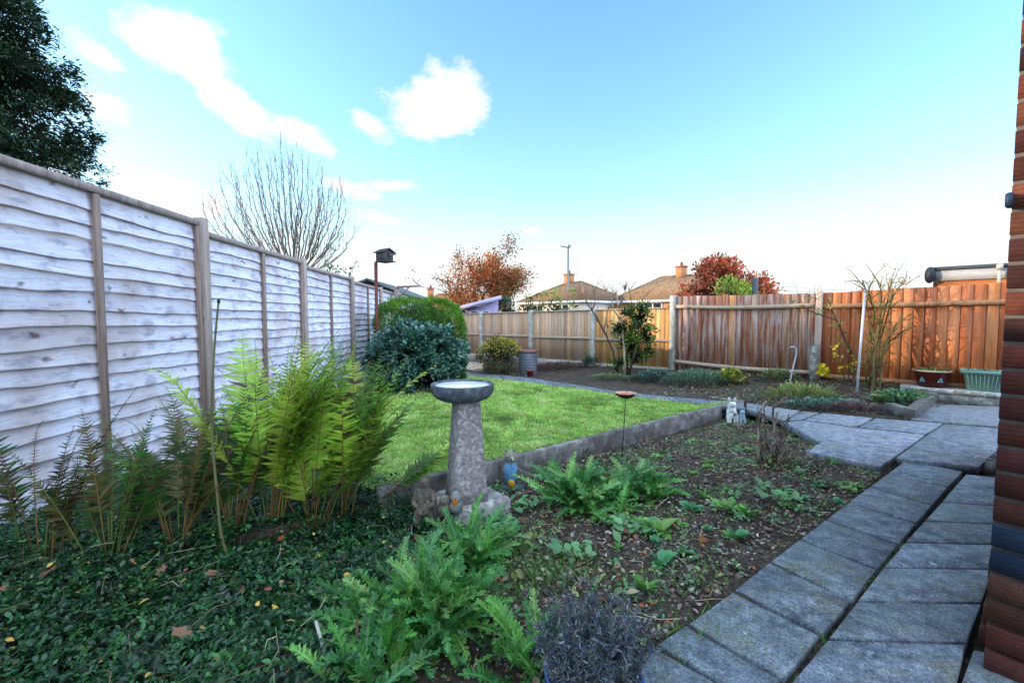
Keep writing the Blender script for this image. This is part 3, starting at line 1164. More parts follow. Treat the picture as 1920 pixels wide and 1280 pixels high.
def bush(mb, c, rad, n, ln, wd, cols, wts=None, clumps=60, flat_up=.4, inner='0f1a0c', seed=0, lump=.18, bottom=-.9, spread=.16):
    """leaf clumps on a lumpy ellipsoid, dark leaves inside"""
    c, rad = np.asarray(c, float), np.asarray(rad, float)
    d = unit(clumps * 2)
    d = d[d[:, 2] > bottom][:clumps]
    m = np.array([1 + lump * 2 * mnoise.noise(Vector(q * 2.1 + seed)) for q in d])
    cc = c + d * rad * m[:, None]
    ck = rng.uniform(.7, 1.25, len(cc))
    i = rng.integers(0, len(cc), n)
    sp = unit(n) * (rng.random(n) ** .5)[:, None] * spread * 3 * rad.mean()
    P = cc[i] + sp
    rel = (P - c) / rad
    rl = np.linalg.norm(rel, axis=1)
    dd = rel / (rl[:, None] + 1e-9)
    D = dd + unit(n) * .8 + np.array((0, 0, .15))
    Nn = dd * (1 - flat_up) + np.array((0, 0, 1)) * flat_up + unit(n) * .45
    L = rng.uniform(ln * .65, ln * 1.25, n)
    C = pal(cols, n, wts, .28, .12) * ck[i][:, None]
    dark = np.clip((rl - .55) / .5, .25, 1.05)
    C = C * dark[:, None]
    leafset(mb, P, D, Nn, L, wd, np.clip(C, .001, .9))
    # interior
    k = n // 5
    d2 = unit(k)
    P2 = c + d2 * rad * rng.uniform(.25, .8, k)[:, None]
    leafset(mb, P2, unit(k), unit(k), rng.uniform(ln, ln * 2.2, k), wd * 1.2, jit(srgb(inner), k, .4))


def branchy(mb, p, d, L, r, depth, col, bend=.25, kids=(2, 3), ang=.6, ratio=.66, up=.15, nseg=5, sides=6, tips=None, minr=.002):
    p, d = np.asarray(p, float), np.asarray(d, float) / np.linalg.norm(d)
    P, Rr = [p], [r]
    for i in range(nseg):
        d = d + rng.normal(0, bend / nseg ** .5, 3) + np.array((0, 0, up / nseg))
        d /= np.linalg.norm(d)
        P.append(P[-1] + d * L / nseg)
        Rr.append(max(minr, r * (1 - (i + 1) / nseg * .45)))
    mb.tube(P, Rr, sides, col * rng.uniform(.8, 1.15), False)
    if tips is not None:
        tips.append((P[-1], d, depth))
        if depth < 2:
            tips.append((P[nseg // 2], d, depth))
    if depth == 0:
        return
    for k in range(rng.integers(kids[0], kids[1] + 1)):
        j = rng.integers(max(1, nseg // 2), nseg + 1)
        e = np.cross(d, unit(1)[0])
        e /= np.linalg.norm(e) + 1e-9
        a = ang * rng.uniform(.6, 1.25)
        branchy(mb, P[j], d * math.cos(a) + e * math.sin(a), L * ratio * rng.uniform(.8, 1.2), Rr[j] * .72, depth - 1, col, bend, kids, ang, ratio, up, nseg, max(3, sides - 1), tips, minr)


# ------------------------------------------------------------------ ferns
def pinna_tpl(k=9):
    """a leaflet with saw-like lobes, length 1 along y"""
    V, Fc = [], []
    for i in range(k):
        y0, y1 = i / k, (i + 1) / k
        w = .125 * (1 - (i / k) ** 1.3) + .016
        b = len(V)
        for sgn in (-1, 1):
            V += [(0, y0, 0), (sgn * w, y0 + .75 / k + .03, -.02), (0, y1 + .12 / k, 0), (sgn * w * .45, y0 + .05 / k, -.005)]
        Fc += [(b, b + 2, b + 1), (b, b + 1, b + 3), (b + 4, b + 5, b + 6), (b + 4, b + 7, b + 5)]
    return np.array(V), np.array(Fc)


PIN_V, PIN_F = pinna_tpl()


def frond(lf, st, p, az, L, lean, droop, wid, cols, wts, brown=0.0, curl=0.0, np_=34, twist=None):
    n = 26
    el = PI / 2 - lean
    P = [np.asarray(p, float)]
    sway = rng.normal(0, .45)
    for i in range(n):
        f = i / n
        h = np.array((math.cos(az + sway * f * f), math.sin(az + sway * f * f), 0))
        e = el - droop * f ** 1.6 - curl * max(0, f - .72) * 9
        P.append(P[-1] + (h * math.cos(e) + np.array((0, 0, math.sin(e)))) * L / n)
    P = np.array(P)
    stem = srgb('7a5a30') * rng.uniform(.6, 1.1) if rng.random() < .6 else srgb('5d6a2c') * rng.uniform(.6, 1.1)
    st.tube(P, np.linspace(.0042, .0008, n + 1), 4, stem, False)
    T = np.gradient(P, axis=0)
    T /= np.linalg.norm(T, axis=1)[:, None]
    side = np.cross(T, [0, 0, 1.0]) if twist is None else np.cross(T, np.array([math.cos(twist), math.sin(twist), .3]))
    side = side / (np.linalg.norm(side, axis=1)[:, None] + 1e-6)
    nrm = np.cross(side, T)
    u = np.linspace(rng.uniform(.22, .36), .99, np_)
    ii = u * n
    lo = ii.astype(int)
    hi = np.minimum(lo + 1, n)
    fr = (ii - lo)[:, None]
    PP = P[lo] * (1 - fr) + P[hi] * fr
    TT, SS, NN = T[lo], side[lo], nrm[lo]
    ln = wid * np.sin(np.clip((u - .14) / .86, 0, 1) ** .62 * PI) ** .85 * rng.uniform(.72, .98) + .006
    gaps = rng.random(np_) < .05
    ln[gaps] *= .35
    base = pal(cols, 1, wts, .2, .08)[0]
    for sg in (-1, 1):
        D = SS * sg + TT * (.45 + .25 * u[:, None]) + rng.normal(0, .14, (np_, 3)) - np.array((0, 0, .16))
        Nn = NN + rng.normal(0, .16, (np_, 3))
        k = rng.random(np_)
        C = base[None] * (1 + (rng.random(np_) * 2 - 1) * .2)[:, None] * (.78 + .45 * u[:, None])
        br = k < brown * (.4 + u * 1.3)
        C[br] = jit(srgb('4e3a28'), br.sum(), .4)
        l2 = ln * rng.uniform(.85, 1.1, np_)
        l2[br] *= .7
        Mx = frames(D, Nn)
        S = np.stack((l2 * rng.uniform(.85, 1.25, np_), l2, l2), -1)
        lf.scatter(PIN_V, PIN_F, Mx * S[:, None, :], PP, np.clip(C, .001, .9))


def fern(px, py, n, L, cols, wts, label, brown=.05, lean=(.05, .6), wid=.13, group='fern plants along the lap fence', azc=None, aspan=PI, dead=0.0, loc=None):
    p = G(px, py) if loc is None else np.asarray(loc, float)
    root = thing('fern', p, label, 'fern', group)
    lf, st = MB(), MB()
    for i in range(n):
        az = rng.uniform(-PI, PI) if azc is None else azc + rng.uniform(-aspan, aspan)
        while azc is None and math.sin(az) < -.35:
            az = rng.uniform(-PI, PI)
        q = p + np.array((math.cos(az), math.sin(az), 0)) * rng.uniform(0, .07)
        dd = rng.random() < dead
        frond(lf, st, q, az, L * rng.uniform(.68, 1.08), rng.uniform(*lean), rng.uniform(.15, .8), wid * rng.uniform(.75, 1.2) * (.38 if dd else 1), cols, wts, .95 if dd else brown, rng.uniform(.25, .6) if dd or rng.random() < .10 else 0, 34, None)
    lf.build('frond', M['leaf'], root)
    st.build('stalk', M['bark'], root)
    return root


FG = [srgb('7aa02c'), srgb('96b23a'), srgb('5e8a26'), srgb('aabc48'), srgb('4c7626')]
FD = [srgb('335e22'), srgb('3e6c2a'), srgb('264a28'), srgb('4a6a28'), srgb('5c5a2c')]
w5 = [.3, .25, .2, .12, .13]
fern(505, 985, 26, 1.12, FG, w5, 'tall bright green fern in front of the second fence post', .04, (.02, .36), .14)
fern(585, 1005, 22, 1.10, FG, w5, 'dense green fern with brown stalks in the middle of the fern row', .05, (.03, .38), .14)
fern(640, 985, 17, .90, FG, w5, 'yellow green fern at the lawn end of the fern row leaning to the right', .16, (.15, .65), .14, azc=.3, aspan=1.6)
fern(430, 1000, 19, .85, FD, w5, 'dark green fern behind the thin bent cane', .16, (.05, .5), .10, dead=.14)
fern(330, 1030, 17, .76, FD, w5, 'fern with curled brown frond tips right of the dark fence batten', .32, (.05, .5), .085, dead=.28)
fern(205, 1060, 13, .68, FD, w5, 'half withered fern left of the first fence batten', .38, (.05, .55), .08, dead=.3)
fern(75, 1060, 9, .80, FD, w5, 'withered brown fern at the far left edge of the garden bed', .5, (.03, .45), .075, dead=.5)
fern(700, 945, 4, .70, FG, w5, 'small fern with fronds arching right towards the bird bath', .10, (.75, 1.05), .13, azc=.45, aspan=.28)


# thin bent cane among the ferns
def build_cane():
    b = G(437, 1062)
    pts = [(437, 1062), (412, 1000), (408, 930), (400, 860), (396, 780), (399, 700), (404, 620), (410, 565)]
    P = [at(px, py, b[1] + .004 * i) for i, (px, py) in enumerate(pts)]
    P[0] = b - [0, 0, .03]
    t = np.linspace(0, 1, len(P))
    tt = np.linspace(0, 1, 30)
    P = np.array(P)
    S = np.stack([np.interp(tt, t, P[:, k]) for k in range(3)], -1)
    for _ in range(3):
        S[1:-1] = (S[:-2] + S[1:-1] * 2 + S[2:]) / 4
    mb = MB()
    mb.tube(S, np.linspace(.007, .004, 30) , 7, srgb('6b6a44'))
    mb.blob(S[-1], (.007, .007, .012), srgb('3a342c'), 8, 6)
    single(mb, 'cane', M['bark'], b, 'thin bent green stem rising in front of the ferns', 'cane', smooth=True)


build_cane()


# ------------------------------------------------------------------ broad toothed leaves (poppy clumps)
def toothed_leaf(mb, p, az, L, el0, droop, wid, col, nlobe=16, fold=.3):
    n = nlobe * 3
    P = [np.asarray(p, float)]
    h = np.array((math.cos(az), math.sin(az), 0))
    s = np.array((-math.sin(az), math.cos(az), 0))
    sw = rng.uniform(-.6, .6)
    for i in range(n):
        f = i / n
        e = el0 - droop * f ** 1.4
        hh = h * math.cos(sw * f) + s * math.sin(sw * f)
        P.append(P[-1] + (hh * math.cos(e) + np.array((0, 0, math.sin(e)))) * L / n)
    P = np.array(P)
    T = np.gradient(P, axis=0)
    T /= np.linalg.norm(T, axis=1)[:, None]
    S = np.cross(T, [0, 0, 1.0])
    S = S / (np.linalg.norm(S, axis=1)[:, None] + 1e-6)
    roll = rng.uniform(-.5, .5)
    Nn = np.cross(S, T)
    S, Nn = S * math.cos(roll) + Nn * math.sin(roll), Nn * math.cos(roll) - S * math.sin(roll)
    rib = np.clip(col * 1.5 + .015, 0, .9)
    t = np.linspace(0, 1, n + 1)
    hw = wid * (.10 + .16 * np.sin(np.clip(t, 0, 1) * PI) ** .8) * (1 - t ** 3 * .8)
    ed = P + Nn * (hw * fold)[:, None]
    V = np.vstack((P, ed - S * hw[:, None], ed + S * hw[:, None]))
    Cc = np.vstack((np.tile(rib, (n + 1, 1)), np.tile(col, (2 * n + 2, 1))))
    Fc = []
    m = n + 1
    for i in range(n):
        Fc += [(i, i + 1, m + i + 1), (i, m + i + 1, m + i), (i, 2 * m + i + 1, i + 1), (i, 2 * m + i, 2 * m + i + 1)]
    V, Cc = [V], [Cc]
    nv = 3 * m
    step = L / n
    for k in range(nlobe):
        i0 = int((.14 + .84 * k / nlobe) * n)
        i2 = min(n, i0 + 2)
        um = (i0 + 1) / n
        env = math.sin(min(1, max(0, (um - .04) / .98)) ** .85 * PI) ** .7
        for sg, o in ((-1, m), (1, 2 * m)):
            w = wid * env * rng.uniform(.7, 1.2) + .003
            c0 = col * rng.uniform(.8, 1.2)
            A, B = V[0][o + i0], V[0][o + i2]
            up = Nn[i0] * (fold + rng.uniform(-.45, .45))
            dr = S[i0] * sg * .86 + T[i0] * .5 + up
            ax = T[i0]
            mid = (A + B) / 2
            tip = mid + dr * w
            t1, q1 = A + dr * w * .42 - ax * step * .55, A + dr * w * .50 + ax * step * .25
            t2, q2 = B + dr * w * .50 + ax * step * .75, B + dr * w * .40 + ax * step * .05
            V.append(np.array((A, t1, q1, tip, t2, q2, B)))
            Cc.append(np.array((c0 * .85, c0 * 1.05, c0, c0 * 1.15, c0 * 1.05, c0, c0 * .85)))
            b = nv
            fs = [(b, b + 1, b + 2), (b, b + 2, b + 6), (b + 2, b + 5, b + 6), (b + 2, b + 3, b + 5), (b + 5, b + 3, b + 4)]
            Fc += fs if sg < 0 else [q[::-1] for q in fs]
            nv += 7
    mb.add(np.vstack(V), Fc, None, np.clip(np.vstack(Cc), .001, .95))
    mb.tube(P[:int(n * .85)], np.linspace(.0028, .0010, int(n * .85)) * (L / .3), 4, rib, False)


def poppy(px, py, n, L, wid, label, el=(.35, 1.35), cols=None, spread=.05, group='toothed leafy plants in the bed'):
    p = G(px, py)
    mb = MB()
    cols = cols or [srgb('4a8434'), srgb('5c963e'), srgb('3a7230'), srgb('749f52'), srgb('468044')]
    for i in range(n):
        az = rng.uniform(-PI, PI)
        q = p + np.r_[rng.normal(0, spread, 2), 0]
        e0 = rng.uniform(*el)
        toothed_leaf(mb, q, az, L * rng.uniform(.55, 1.15), e0, rng.uniform(.4, 1.5), wid * rng.uniform(.75, 1.2), pal(cols, 1, None, .2, .1)[0])
    return single(mb, 'poppy_plant', M['leaf'], p, label, 'plant', group)


poppy(1095, 948, 140, .31, .026, 'largest clump of jagged green leaves in the middle of the soil bed', spread=.085)
poppy(1205, 930, 90, .26, .022, 'jagged leafy clump at the right of the largest one', spread=.06)
poppy(800, 1185, 130, .31, .026, 'big jagged leafy clump in the foreground left of the lavender', spread=.075)
poppy(885, 1060, 75, .27, .023, 'jagged leafy clump just below the bird bath base', spread=.05)
poppy(690, 1285, 36, .24, .021, 'jagged leaves around the broken stems at the bottom edge', spread=.05)
poppy(645, 1135, 13, .13, .018, 'small jagged rosette alone in the dark ground cover', spread=.02)
poppy(985, 1262, 30, .22, .020, 'jagged leaves beside the blue pot at the bottom edge', spread=.05)


# ------------------------------------------------------------------ dark creeping ground cover, weeds, litter
def region(pxs, n):
    P = np.array([G(*q)[:2] for q in pxs])
    lo, hi = P.min(0), P.max(0)
    X, Y = [], []
    c = 0
    while c < n:
        x, y = rng.uniform(lo[0], hi[0], n), rng.uniform(lo[1], hi[1], n)
        k = inpoly(x, y, P)
        X.append(x[k])
        Y.append(y[k])
        c += k.sum()
    return np.concatenate(X)[:n], np.concatenate(Y)[:n]


GC_PX = [(-420, 1290), (-330, 1060), (0, 965), (210, 905), (420, 905), (640, 880), (700, 905), (770, 930), (800, 975), (880, 1010), (905, 1060), (830, 1110), (700, 1180), (690, 1340), (400, 1420), (-100, 1420)]


def ground_cover():
    mb = MB()
    ns = 8200
    sx, sy = region(GC_PX, ns)
    dens = np.array([mnoise.noise(Vector((p * 2.6, q * 2.6, 4))) + .6 * mnoise.noise(Vector((p * 7, q * 7, 1))) for p, q in zip(sx, sy)])
    keep = dens > rng.uniform(-1.1, -.35, ns)
    sx, sy, dens = sx[keep], sy[keep], dens[keep]
    ns = len(sx)
    sz = gz(sx, sy)
    P, D, Nn, L, C = [], [], [], [], []
    base = pal([srgb('2c5a30'), srgb('376a36'), srgb('20462c'), srgb('4a7a3c'), srgb('5f7a34')], ns, [.36, .26, .22, .12, .04], .3)
    for i in range(ns):
        a = rng.uniform(-PI, PI)
        e = rng.uniform(.25, 1.35)
        ln = rng.uniform(.06, .17) * (1 + .5 * dens[i])
        p = np.array((sx[i], sy[i], sz[i] + .005))
        k = rng.integers(3, 7)
        big = rng.choice([.65, .85, 1.0, 1.35], p=[.2, .35, .33, .12])
        pts = [p]
        for j in range(k):
            d = np.array((math.cos(a) * math.cos(e), math.sin(a) * math.cos(e), math.sin(e)))
            p = p + d * ln / k
            e -= rng.uniform(.05, .45)
            a += rng.normal(0, .18)
            pts.append(p)
            sd = np.cross(d, (0, 0, 1.0))
            sd = sd / (np.linalg.norm(sd) + 1e-6)
            if j % 2:
                sd = np.cross(sd, d) * .5 + sd * .7
            f = (j + 1) / k
            for sg in (-1, 1):
                P.append(p)
                D.append(sd * sg + d * .55 + rng.normal(0, .22, 3))
                Nn.append(np.array((0, 0, 1)) + rng.normal(0, .35, 3))
                L.append(big * rng.uniform(.020, .034) * (1.1 - .45 * f))
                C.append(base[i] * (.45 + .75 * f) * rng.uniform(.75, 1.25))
        mb.tube(pts, .0010, 3, base[i] * .6 + .01, False)
    P, D, Nn, L, C = (np.array(q) for q in (P, D, Nn, L, C))
    C *= np.array((.36, .64, .42))
    x, y, z, n = P[:, 0], P[:, 1], P[:, 2], len(P)
    leafset(mb, P, D, Nn, L, .56, np.clip(C, .002, .8))
    # creeping runners and thin grass between the leaves
    for i in range(420):
        j = rng.integers(0, n)
        p = np.array((x[j], y[j], z[j] + .012))
        a = rng.uniform(-PI, PI)
        d = np.array((math.cos(a), math.sin(a), rng.uniform(-.05, .25)))
        L = rng.uniform(.05, .17)
        mb.tube([p, p + d * L * .5 + rng.normal(0, .01, 3), p + d * L - (0, 0, .015)], [.0012, .001, .0006], 3, pal([srgb('4a5a34'), srgb('5f4a3a'), srgb('7a7a54'), srgb('3a4a30')], 1)[0], False)
    o = struct(mb, 'ground_cover', M['gloss'], 'stuff')
    tag(o, 'dark green creeping ground cover below the ferns', 'ground cover')


ground_cover()

BEDN_PX = [(770, 985), (880, 905), (1390, 785), (1475, 795), (1530, 832), (1680, 868), (1690, 880), (1228, 1205), (1130, 1290), (700, 1290), (830, 1110)]


def bed_litter():
    mb = MB()
    x, y = region(BEDN_PX, 9500)
    stones(mb, x, y, .003, .017, [srgb('4f443c'), srgb('3a312b'), srgb('6c625a'), srgb('5d5048'), srgb('8a8178')], .7)
    x, y = region([(1000, 1010), (1250, 1000), (1480, 1010), (1270, 1180), (1150, 1220), (950, 1100)], 360)
    stones(mb, x, y, .004, .014, [srgb('6c645e'), srgb('857a70'), srgb('544a44'), srgb('9a8f86')], .7)
    x, y = region(BED_PX[1:] + [(1860, 745), (1860, 722), (1530, 716), (1262, 692), (1100, 682), (905, 685)], 3600)
    stones(mb, x, y, .006, .026, [srgb('4f443c'), srgb('3a312b'), srgb('6c625a'), srgb('6a5248')], .7)
    o = struct(mb, 'soil_crumbs', M['pebble'], 'stuff')
    tag(o, 'loose brown soil crumbs and small stones on the beds', 'soil crumbs')
    # leaf scraps, tiny seedlings, thin straws
    mb = MB()
    n = 4200
    n = 6800
    x, y = region(BEDN_PX, n)
    D = unit(n)
    D[:, 2] *= .25
    c = pal([srgb('8a7460'), srgb('6e5644'), srgb('a08c74'), srgb('9a5a34'), srgb('b8ac98'), srgb('4c3a2e')], n, [.26, .26, .14, .08, .08, .18], .3)
    leafset(mb, np.c_[x, y, gz(x, y) + rng.uniform(.004, .018, n)], D, np.c_[rng.normal(0, .5, (n, 2)), np.ones(n)], .008 + .022 * rng.random(n) ** 2, .5, c)
    n = 3200
    x, y = region(BED_PX[1:] + [(1860, 745), (1860, 722), (1530, 716), (1262, 692), (1100, 682), (905, 685)], n)
    D = unit(n)
    D[:, 2] *= .25
    c = pal([srgb('8a6450'), srgb('6e5644'), srgb('a08c74'), srgb('7a4a44'), srgb('4c3a2e')], n, None, .3)
    leafset(mb, np.c_[x, y, gz(x, y) + rng.uniform(.01, .03, n)], D, np.c_[rng.normal(0, .5, (n, 2)), np.ones(n)], .015 + .04 * rng.random(n) ** 2, .5, c)
    x, y = region(GC_PX, 210)
    n = 210
    D = unit(n)
    D[:, 2] *= .2
    c = pal([srgb('8a6a4a'), srgb('b08a3c'), srgb('7a4a34'), srgb('c2a24a')], n, None, .3)
    leafset(mb, np.c_[x, y, gz(x, y) + rng.uniform(.07, .13, n)], D, np.c_[rng.normal(0, .5, (n, 2)), np.ones(n)], .012 + .022 * rng.random(n), .55, c)
    for px, k, up in ((BEDN_PX, 420, .02), (GC_PX, 170, .10)):
        x, y = region(px, k)
        for a, b in zip(x, y):
            p = np.array((a, b, zat(a, b) + up * rng.uniform(.5, 1.3)))
            d = unit(1)[0]
            d[2] = abs(d[2]) * .25
            L = rng.uniform(.05, .22)
            q = p + d * L
            m = (p + q) / 2 + rng.normal(0, .012, 3)
            mb.tube([p, m, q], rng.uniform(.0008, .0018), 3, pal([srgb('a09070'), srgb('7a6448'), srgb('c0b090'), srgb('54483a')], 1)[0], False)
    o = struct(mb, 'leaf_litter', M['litter'], 'stuff')
    tag(o, 'small dry leaf scraps and straws lying on the beds', 'leaf litter')
    # fine weeds and moss
    mb = MB()
    n = 17000
    x, y = region(BEDN_PX, n)
    ck = np.array([mnoise.noise(Vector((a * 3.2, b * 3.2, 2))) + .5 * mnoise.noise(Vector((a * 11, b * 11, 2))) for a, b in zip(x, y)])
    k = ck > .02
    x, y = x[k], y[k]
    n = len(x)
    D = unit(n)
    D[:, 2] = np.abs(D[:, 2]) * .8
    c = pal([srgb('5f8a48'), srgb('4a7440'), srgb('78965a'), srgb('4f7f62'), srgb('8a9a4c')], n, None, .3)
    leafset(mb, np.c_[x, y, gz(x, y) + rng.uniform(.002, .02, n)], D, np.c_[rng.normal(0, .6, (n, 2)), np.ones(n)], .006 + .018 * rng.random(n) ** 1.5, .6, c)
    n = 9000
    x, y = region(BED_PX[1:] + [(1860, 745), (1860, 722), (1530, 716), (1262, 692), (1100, 682), (905, 685)], n)
    ck = np.array([mnoise.noise(Vector((a * 2.2, b * 2.2, 8))) for a, b in zip(x, y)])
    k = ck > .0
    x, y = x[k], y[k]
    n = len(x)
    D = unit(n)
    D[:, 2] = np.abs(D[:, 2]) * .8
    c = pal([srgb('6f8a54'), srgb('5a7450'), srgb('88966a'), srgb('5f7f72'), srgb('8a8a4c')], n, None, .3)
    leafset(mb, np.c_[x, y, gz(x, y) + rng.uniform(.01, .04, n)], D, np.c_[rng.normal(0, .6, (n, 2)), np.ones(n)], .015 + .03 * rng.random(n) ** 1.5, .55, c)
    # moss and blades in the gap between the flagstones
    k = 420
    t_ = rng.random(k) ** .8
    A, B = gp(1478, 1278, -.05), gp(1806, 886, -.05)
    ok = np.array([mnoise.noise(Vector((q * 9, 3, 1))) for q in t_]) > -.05
    t_ = t_[ok]
    k = len(t_)
    x, y = A[0] + (B[0] - A[0]) * t_ + rng.normal(0, .006, k), A[1] + (B[1] - A[1]) * t_ + rng.normal(0, .006, k)
    D = np.c_[rng.normal(0, .6, (k, 2)), np.ones(k)]
    leafset(mb, np.c_[x, y, gz(x, y)], D, unit(k), rng.uniform(.008, .035, k), .28, pal([srgb('5f7a3c'), srgb('4a6034'), srgb('6a6a4a')], k))
    # grass tufts
    for (cx, cy, k) in ((960, 1030, 260), (1010, 1080, 260), (930, 1120, 160), (1270, 1190, 90), (1080, 1060, 160), (1290, 1100, 70), (1560, 860, 40)):
        p = G(cx, cy)
        x, y = p[0] + rng.normal(0, .08, k), p[1] + rng.normal(0, .08, k)
        D = np.c_[rng.normal(0, .45, (k, 2)), np.ones(k)]
        Mx = frames(D, unit(k)) * np.stack((np.full(k, .0018), *(rng.uniform(.03, .075, k),) * 2), -1)[:, None, :]
        mb.scatter([(-1, 0, 0), (1, 0, 0), (0, 1, .2)], [(0, 1, 2)], Mx, np.c_[x, y, gz(x, y)], jit(srgb('5f8a34'), k, .4))
    o = struct(mb, 'weed_carpet', M['leaf'], 'stuff')
    tag(o, 'fine green weeds and moss spread over the bare soil', 'weeds')


bed_litter()


def weeds():
    protos = []
    for v in range(4):
        mb = MB()
        k = (11, 22, 9, 26)[v]
        az = rng.uniform(-PI, PI, k)
        el = rng.uniform(.15, .95, k)
        D = np.c_[np.cos(az) * np.cos(el), np.sin(az) * np.cos(el), np.sin(el)]
        P = np.c_[np.cos(az) * .008, np.sin(az) * .008, np.full(k, .004)]
        if v == 3:
            P = np.c_[rng.normal(0, .03, (k, 2)), rng.uniform(.005, .04, k)]
        ln = rng.uniform(.035, .075, k) if v != 3 else rng.uniform(.02, .04, k)
        col = (srgb('5f9a3c'), srgb('74a64a'), srgb('4f8f58'), srgb('6a9a62'))[v]
        leafset(mb, P, D, np.c_[-np.cos(az) * np.sin(el), -np.sin(az) * np.sin(el), np.cos(el)] + rng.normal(0, .2, (k, 3)), ln, (.34, .46, .7, .8)[v], jit(col, k, .35))
        protos.append(mb)
    names = ['small pale green weed seedling in the bare soil bed', 'bright green leafy weed rosette in the bare soil bed', 'blue green round leaved weed in the bare soil bed', 'low creeping weed with tiny leaves in the bare soil bed']
    first = [None] * 4
    px = region(BEDN_PX[1:8] + [(960, 1060)], 95)
    fixed = [(1130, 978, 1, 1.5), (1235, 1000, 1, 2.0), (1365, 958, 1, 1.9), (1400, 968, 0, 1.5), (1300, 960, 2, 1.5), (1320, 935, 0, 1.2), (1460, 945, 3, 2.2), (1430, 920, 3, 1.4), (1330, 870, 0, 1.2), (1230, 860, 1, 1.2),
             (1300, 830, 1, 1.1), (1245, 850, 0, 1.0), (1560, 870, 0, 1.2), (1575, 850, 2, 1.1), (1185, 1000, 3, 2.2), (1240, 1060, 2, 1.6), (1380, 1010, 2, 1.4), (1210, 1110, 0, 1.4), (1075, 1050, 3, 2.0), (930, 985, 2, 1.8), (955, 1000, 2, 1.8), (985, 960, 3, 2.0), (1010, 905, 3, 1.8), (1040, 880, 0, 1.4)]
    spots = [(*G(a, b)[:2], v, s) for a, b, v, s in fixed] + [(px[0][i], px[1][i], int(rng.integers(0, 4)), rng.uniform(.5, 1.1)) for i in range(95)]
    for x, y, v, s in spots:
        p = (x, y, zat(x, y) + .002)
        if first[v] is None:
            o = protos[v].build('weed', M['leaf'])
            tag(o, names[v], 'weed', ('pale seedlings', 'leafy rosettes', 'round leaved weeds', 'creeping weeds')[v] + ' in the soil bed')
            first[v] = o
        else:
            o = first[v].copy()
            COL.objects.link(o)
        o.location = p
        o.rotation_euler = (0, 0, rng.uniform(0, 6.28))
        o.scale = (s * .74,) * 3


weeds()


def fallen():
    mb = MB()
    V = [(0, 0, 0), (-.32, .22, .06), (-.22, .42, .03), (-.42, .62, .1), (-.15, .75, .05), (0, 1, .12), (.15, .78, .05), (.40, .6, .1), (.24, .42, .03), (.3, .2, .08), (0, .5, 0)]
    mb.add(np.array(V) * .055, [(10, i, (i + 1) if i < 9 else 0) for i in range(10)], None, srgb('a05a30'))
    protos = [mb]
    mb = MB()
    mb.add(np.array(V) * .06, [(10, i, (i + 1) if i < 9 else 0) for i in range(10)], None, srgb('9a7358'))
    protos.append(mb)
    lab = ['curled rusty orange fallen leaf lying on the ground', 'dull brown fallen leaf lying on the ground']
    spots = [(1262, 990, 0, 1.1), (1310, 1018, 0, .8), (1315, 1005, 1, 1.0), (1445, 995, 1, 1.0), (945, 1010, 0, .9), (980, 1010, 1, .8), (405, 1100, 1, 1.2), (300, 1110, 1, .9), (358, 1235, 1, 1.2), (80, 1115, 1, 1.3), (525, 1040, 0, .7), (790, 1035, 0, 1.0),
             (1525, 860, 1, .9), (1395, 820, 0, .8), (1700, 975, 1, .5), (1350, 895, 0, .8), (1020, 815, 1, .5), (1160, 790, 0, .45), (985, 770, 1, .45), (1075, 745, 0, .5), (1230, 770, 1, .5), (940, 840, 0, .5), (790, 790, 1, .5), (1420, 1180, 1, .45), (1590, 1050, 0, .4), (1640, 840, 1, .6), (1520, 812, 0, .6), (1700, 790, 0, .8), (1560, 760, 1, 1), (1420, 890, 1, .9)]
    done = [None, None]
    for px, py, v, s in spots:
        p = G(px, py)
        up = .07 if inpoly([p[0]], [p[1]], [G(*q)[:2] for q in GC_PX])[0] else .012
        if done[v] is None:
            o = protos[v].build('fallen_leaf', M['dry'])
            tag(o, lab[v], 'leaf', ('rusty fallen leaves', 'brown fallen leaves')[v])
            done[v] = o
        else:
            o = done[v].copy()
            COL.objects.link(o)
        o.location = (p[0], p[1], p[2] + up)
        o.rotation_euler = (rng.uniform(-.4, .4), rng.uniform(-.4, .4), rng.uniform(0, 6.28))
        o.scale = (s,) * 3


fallen()


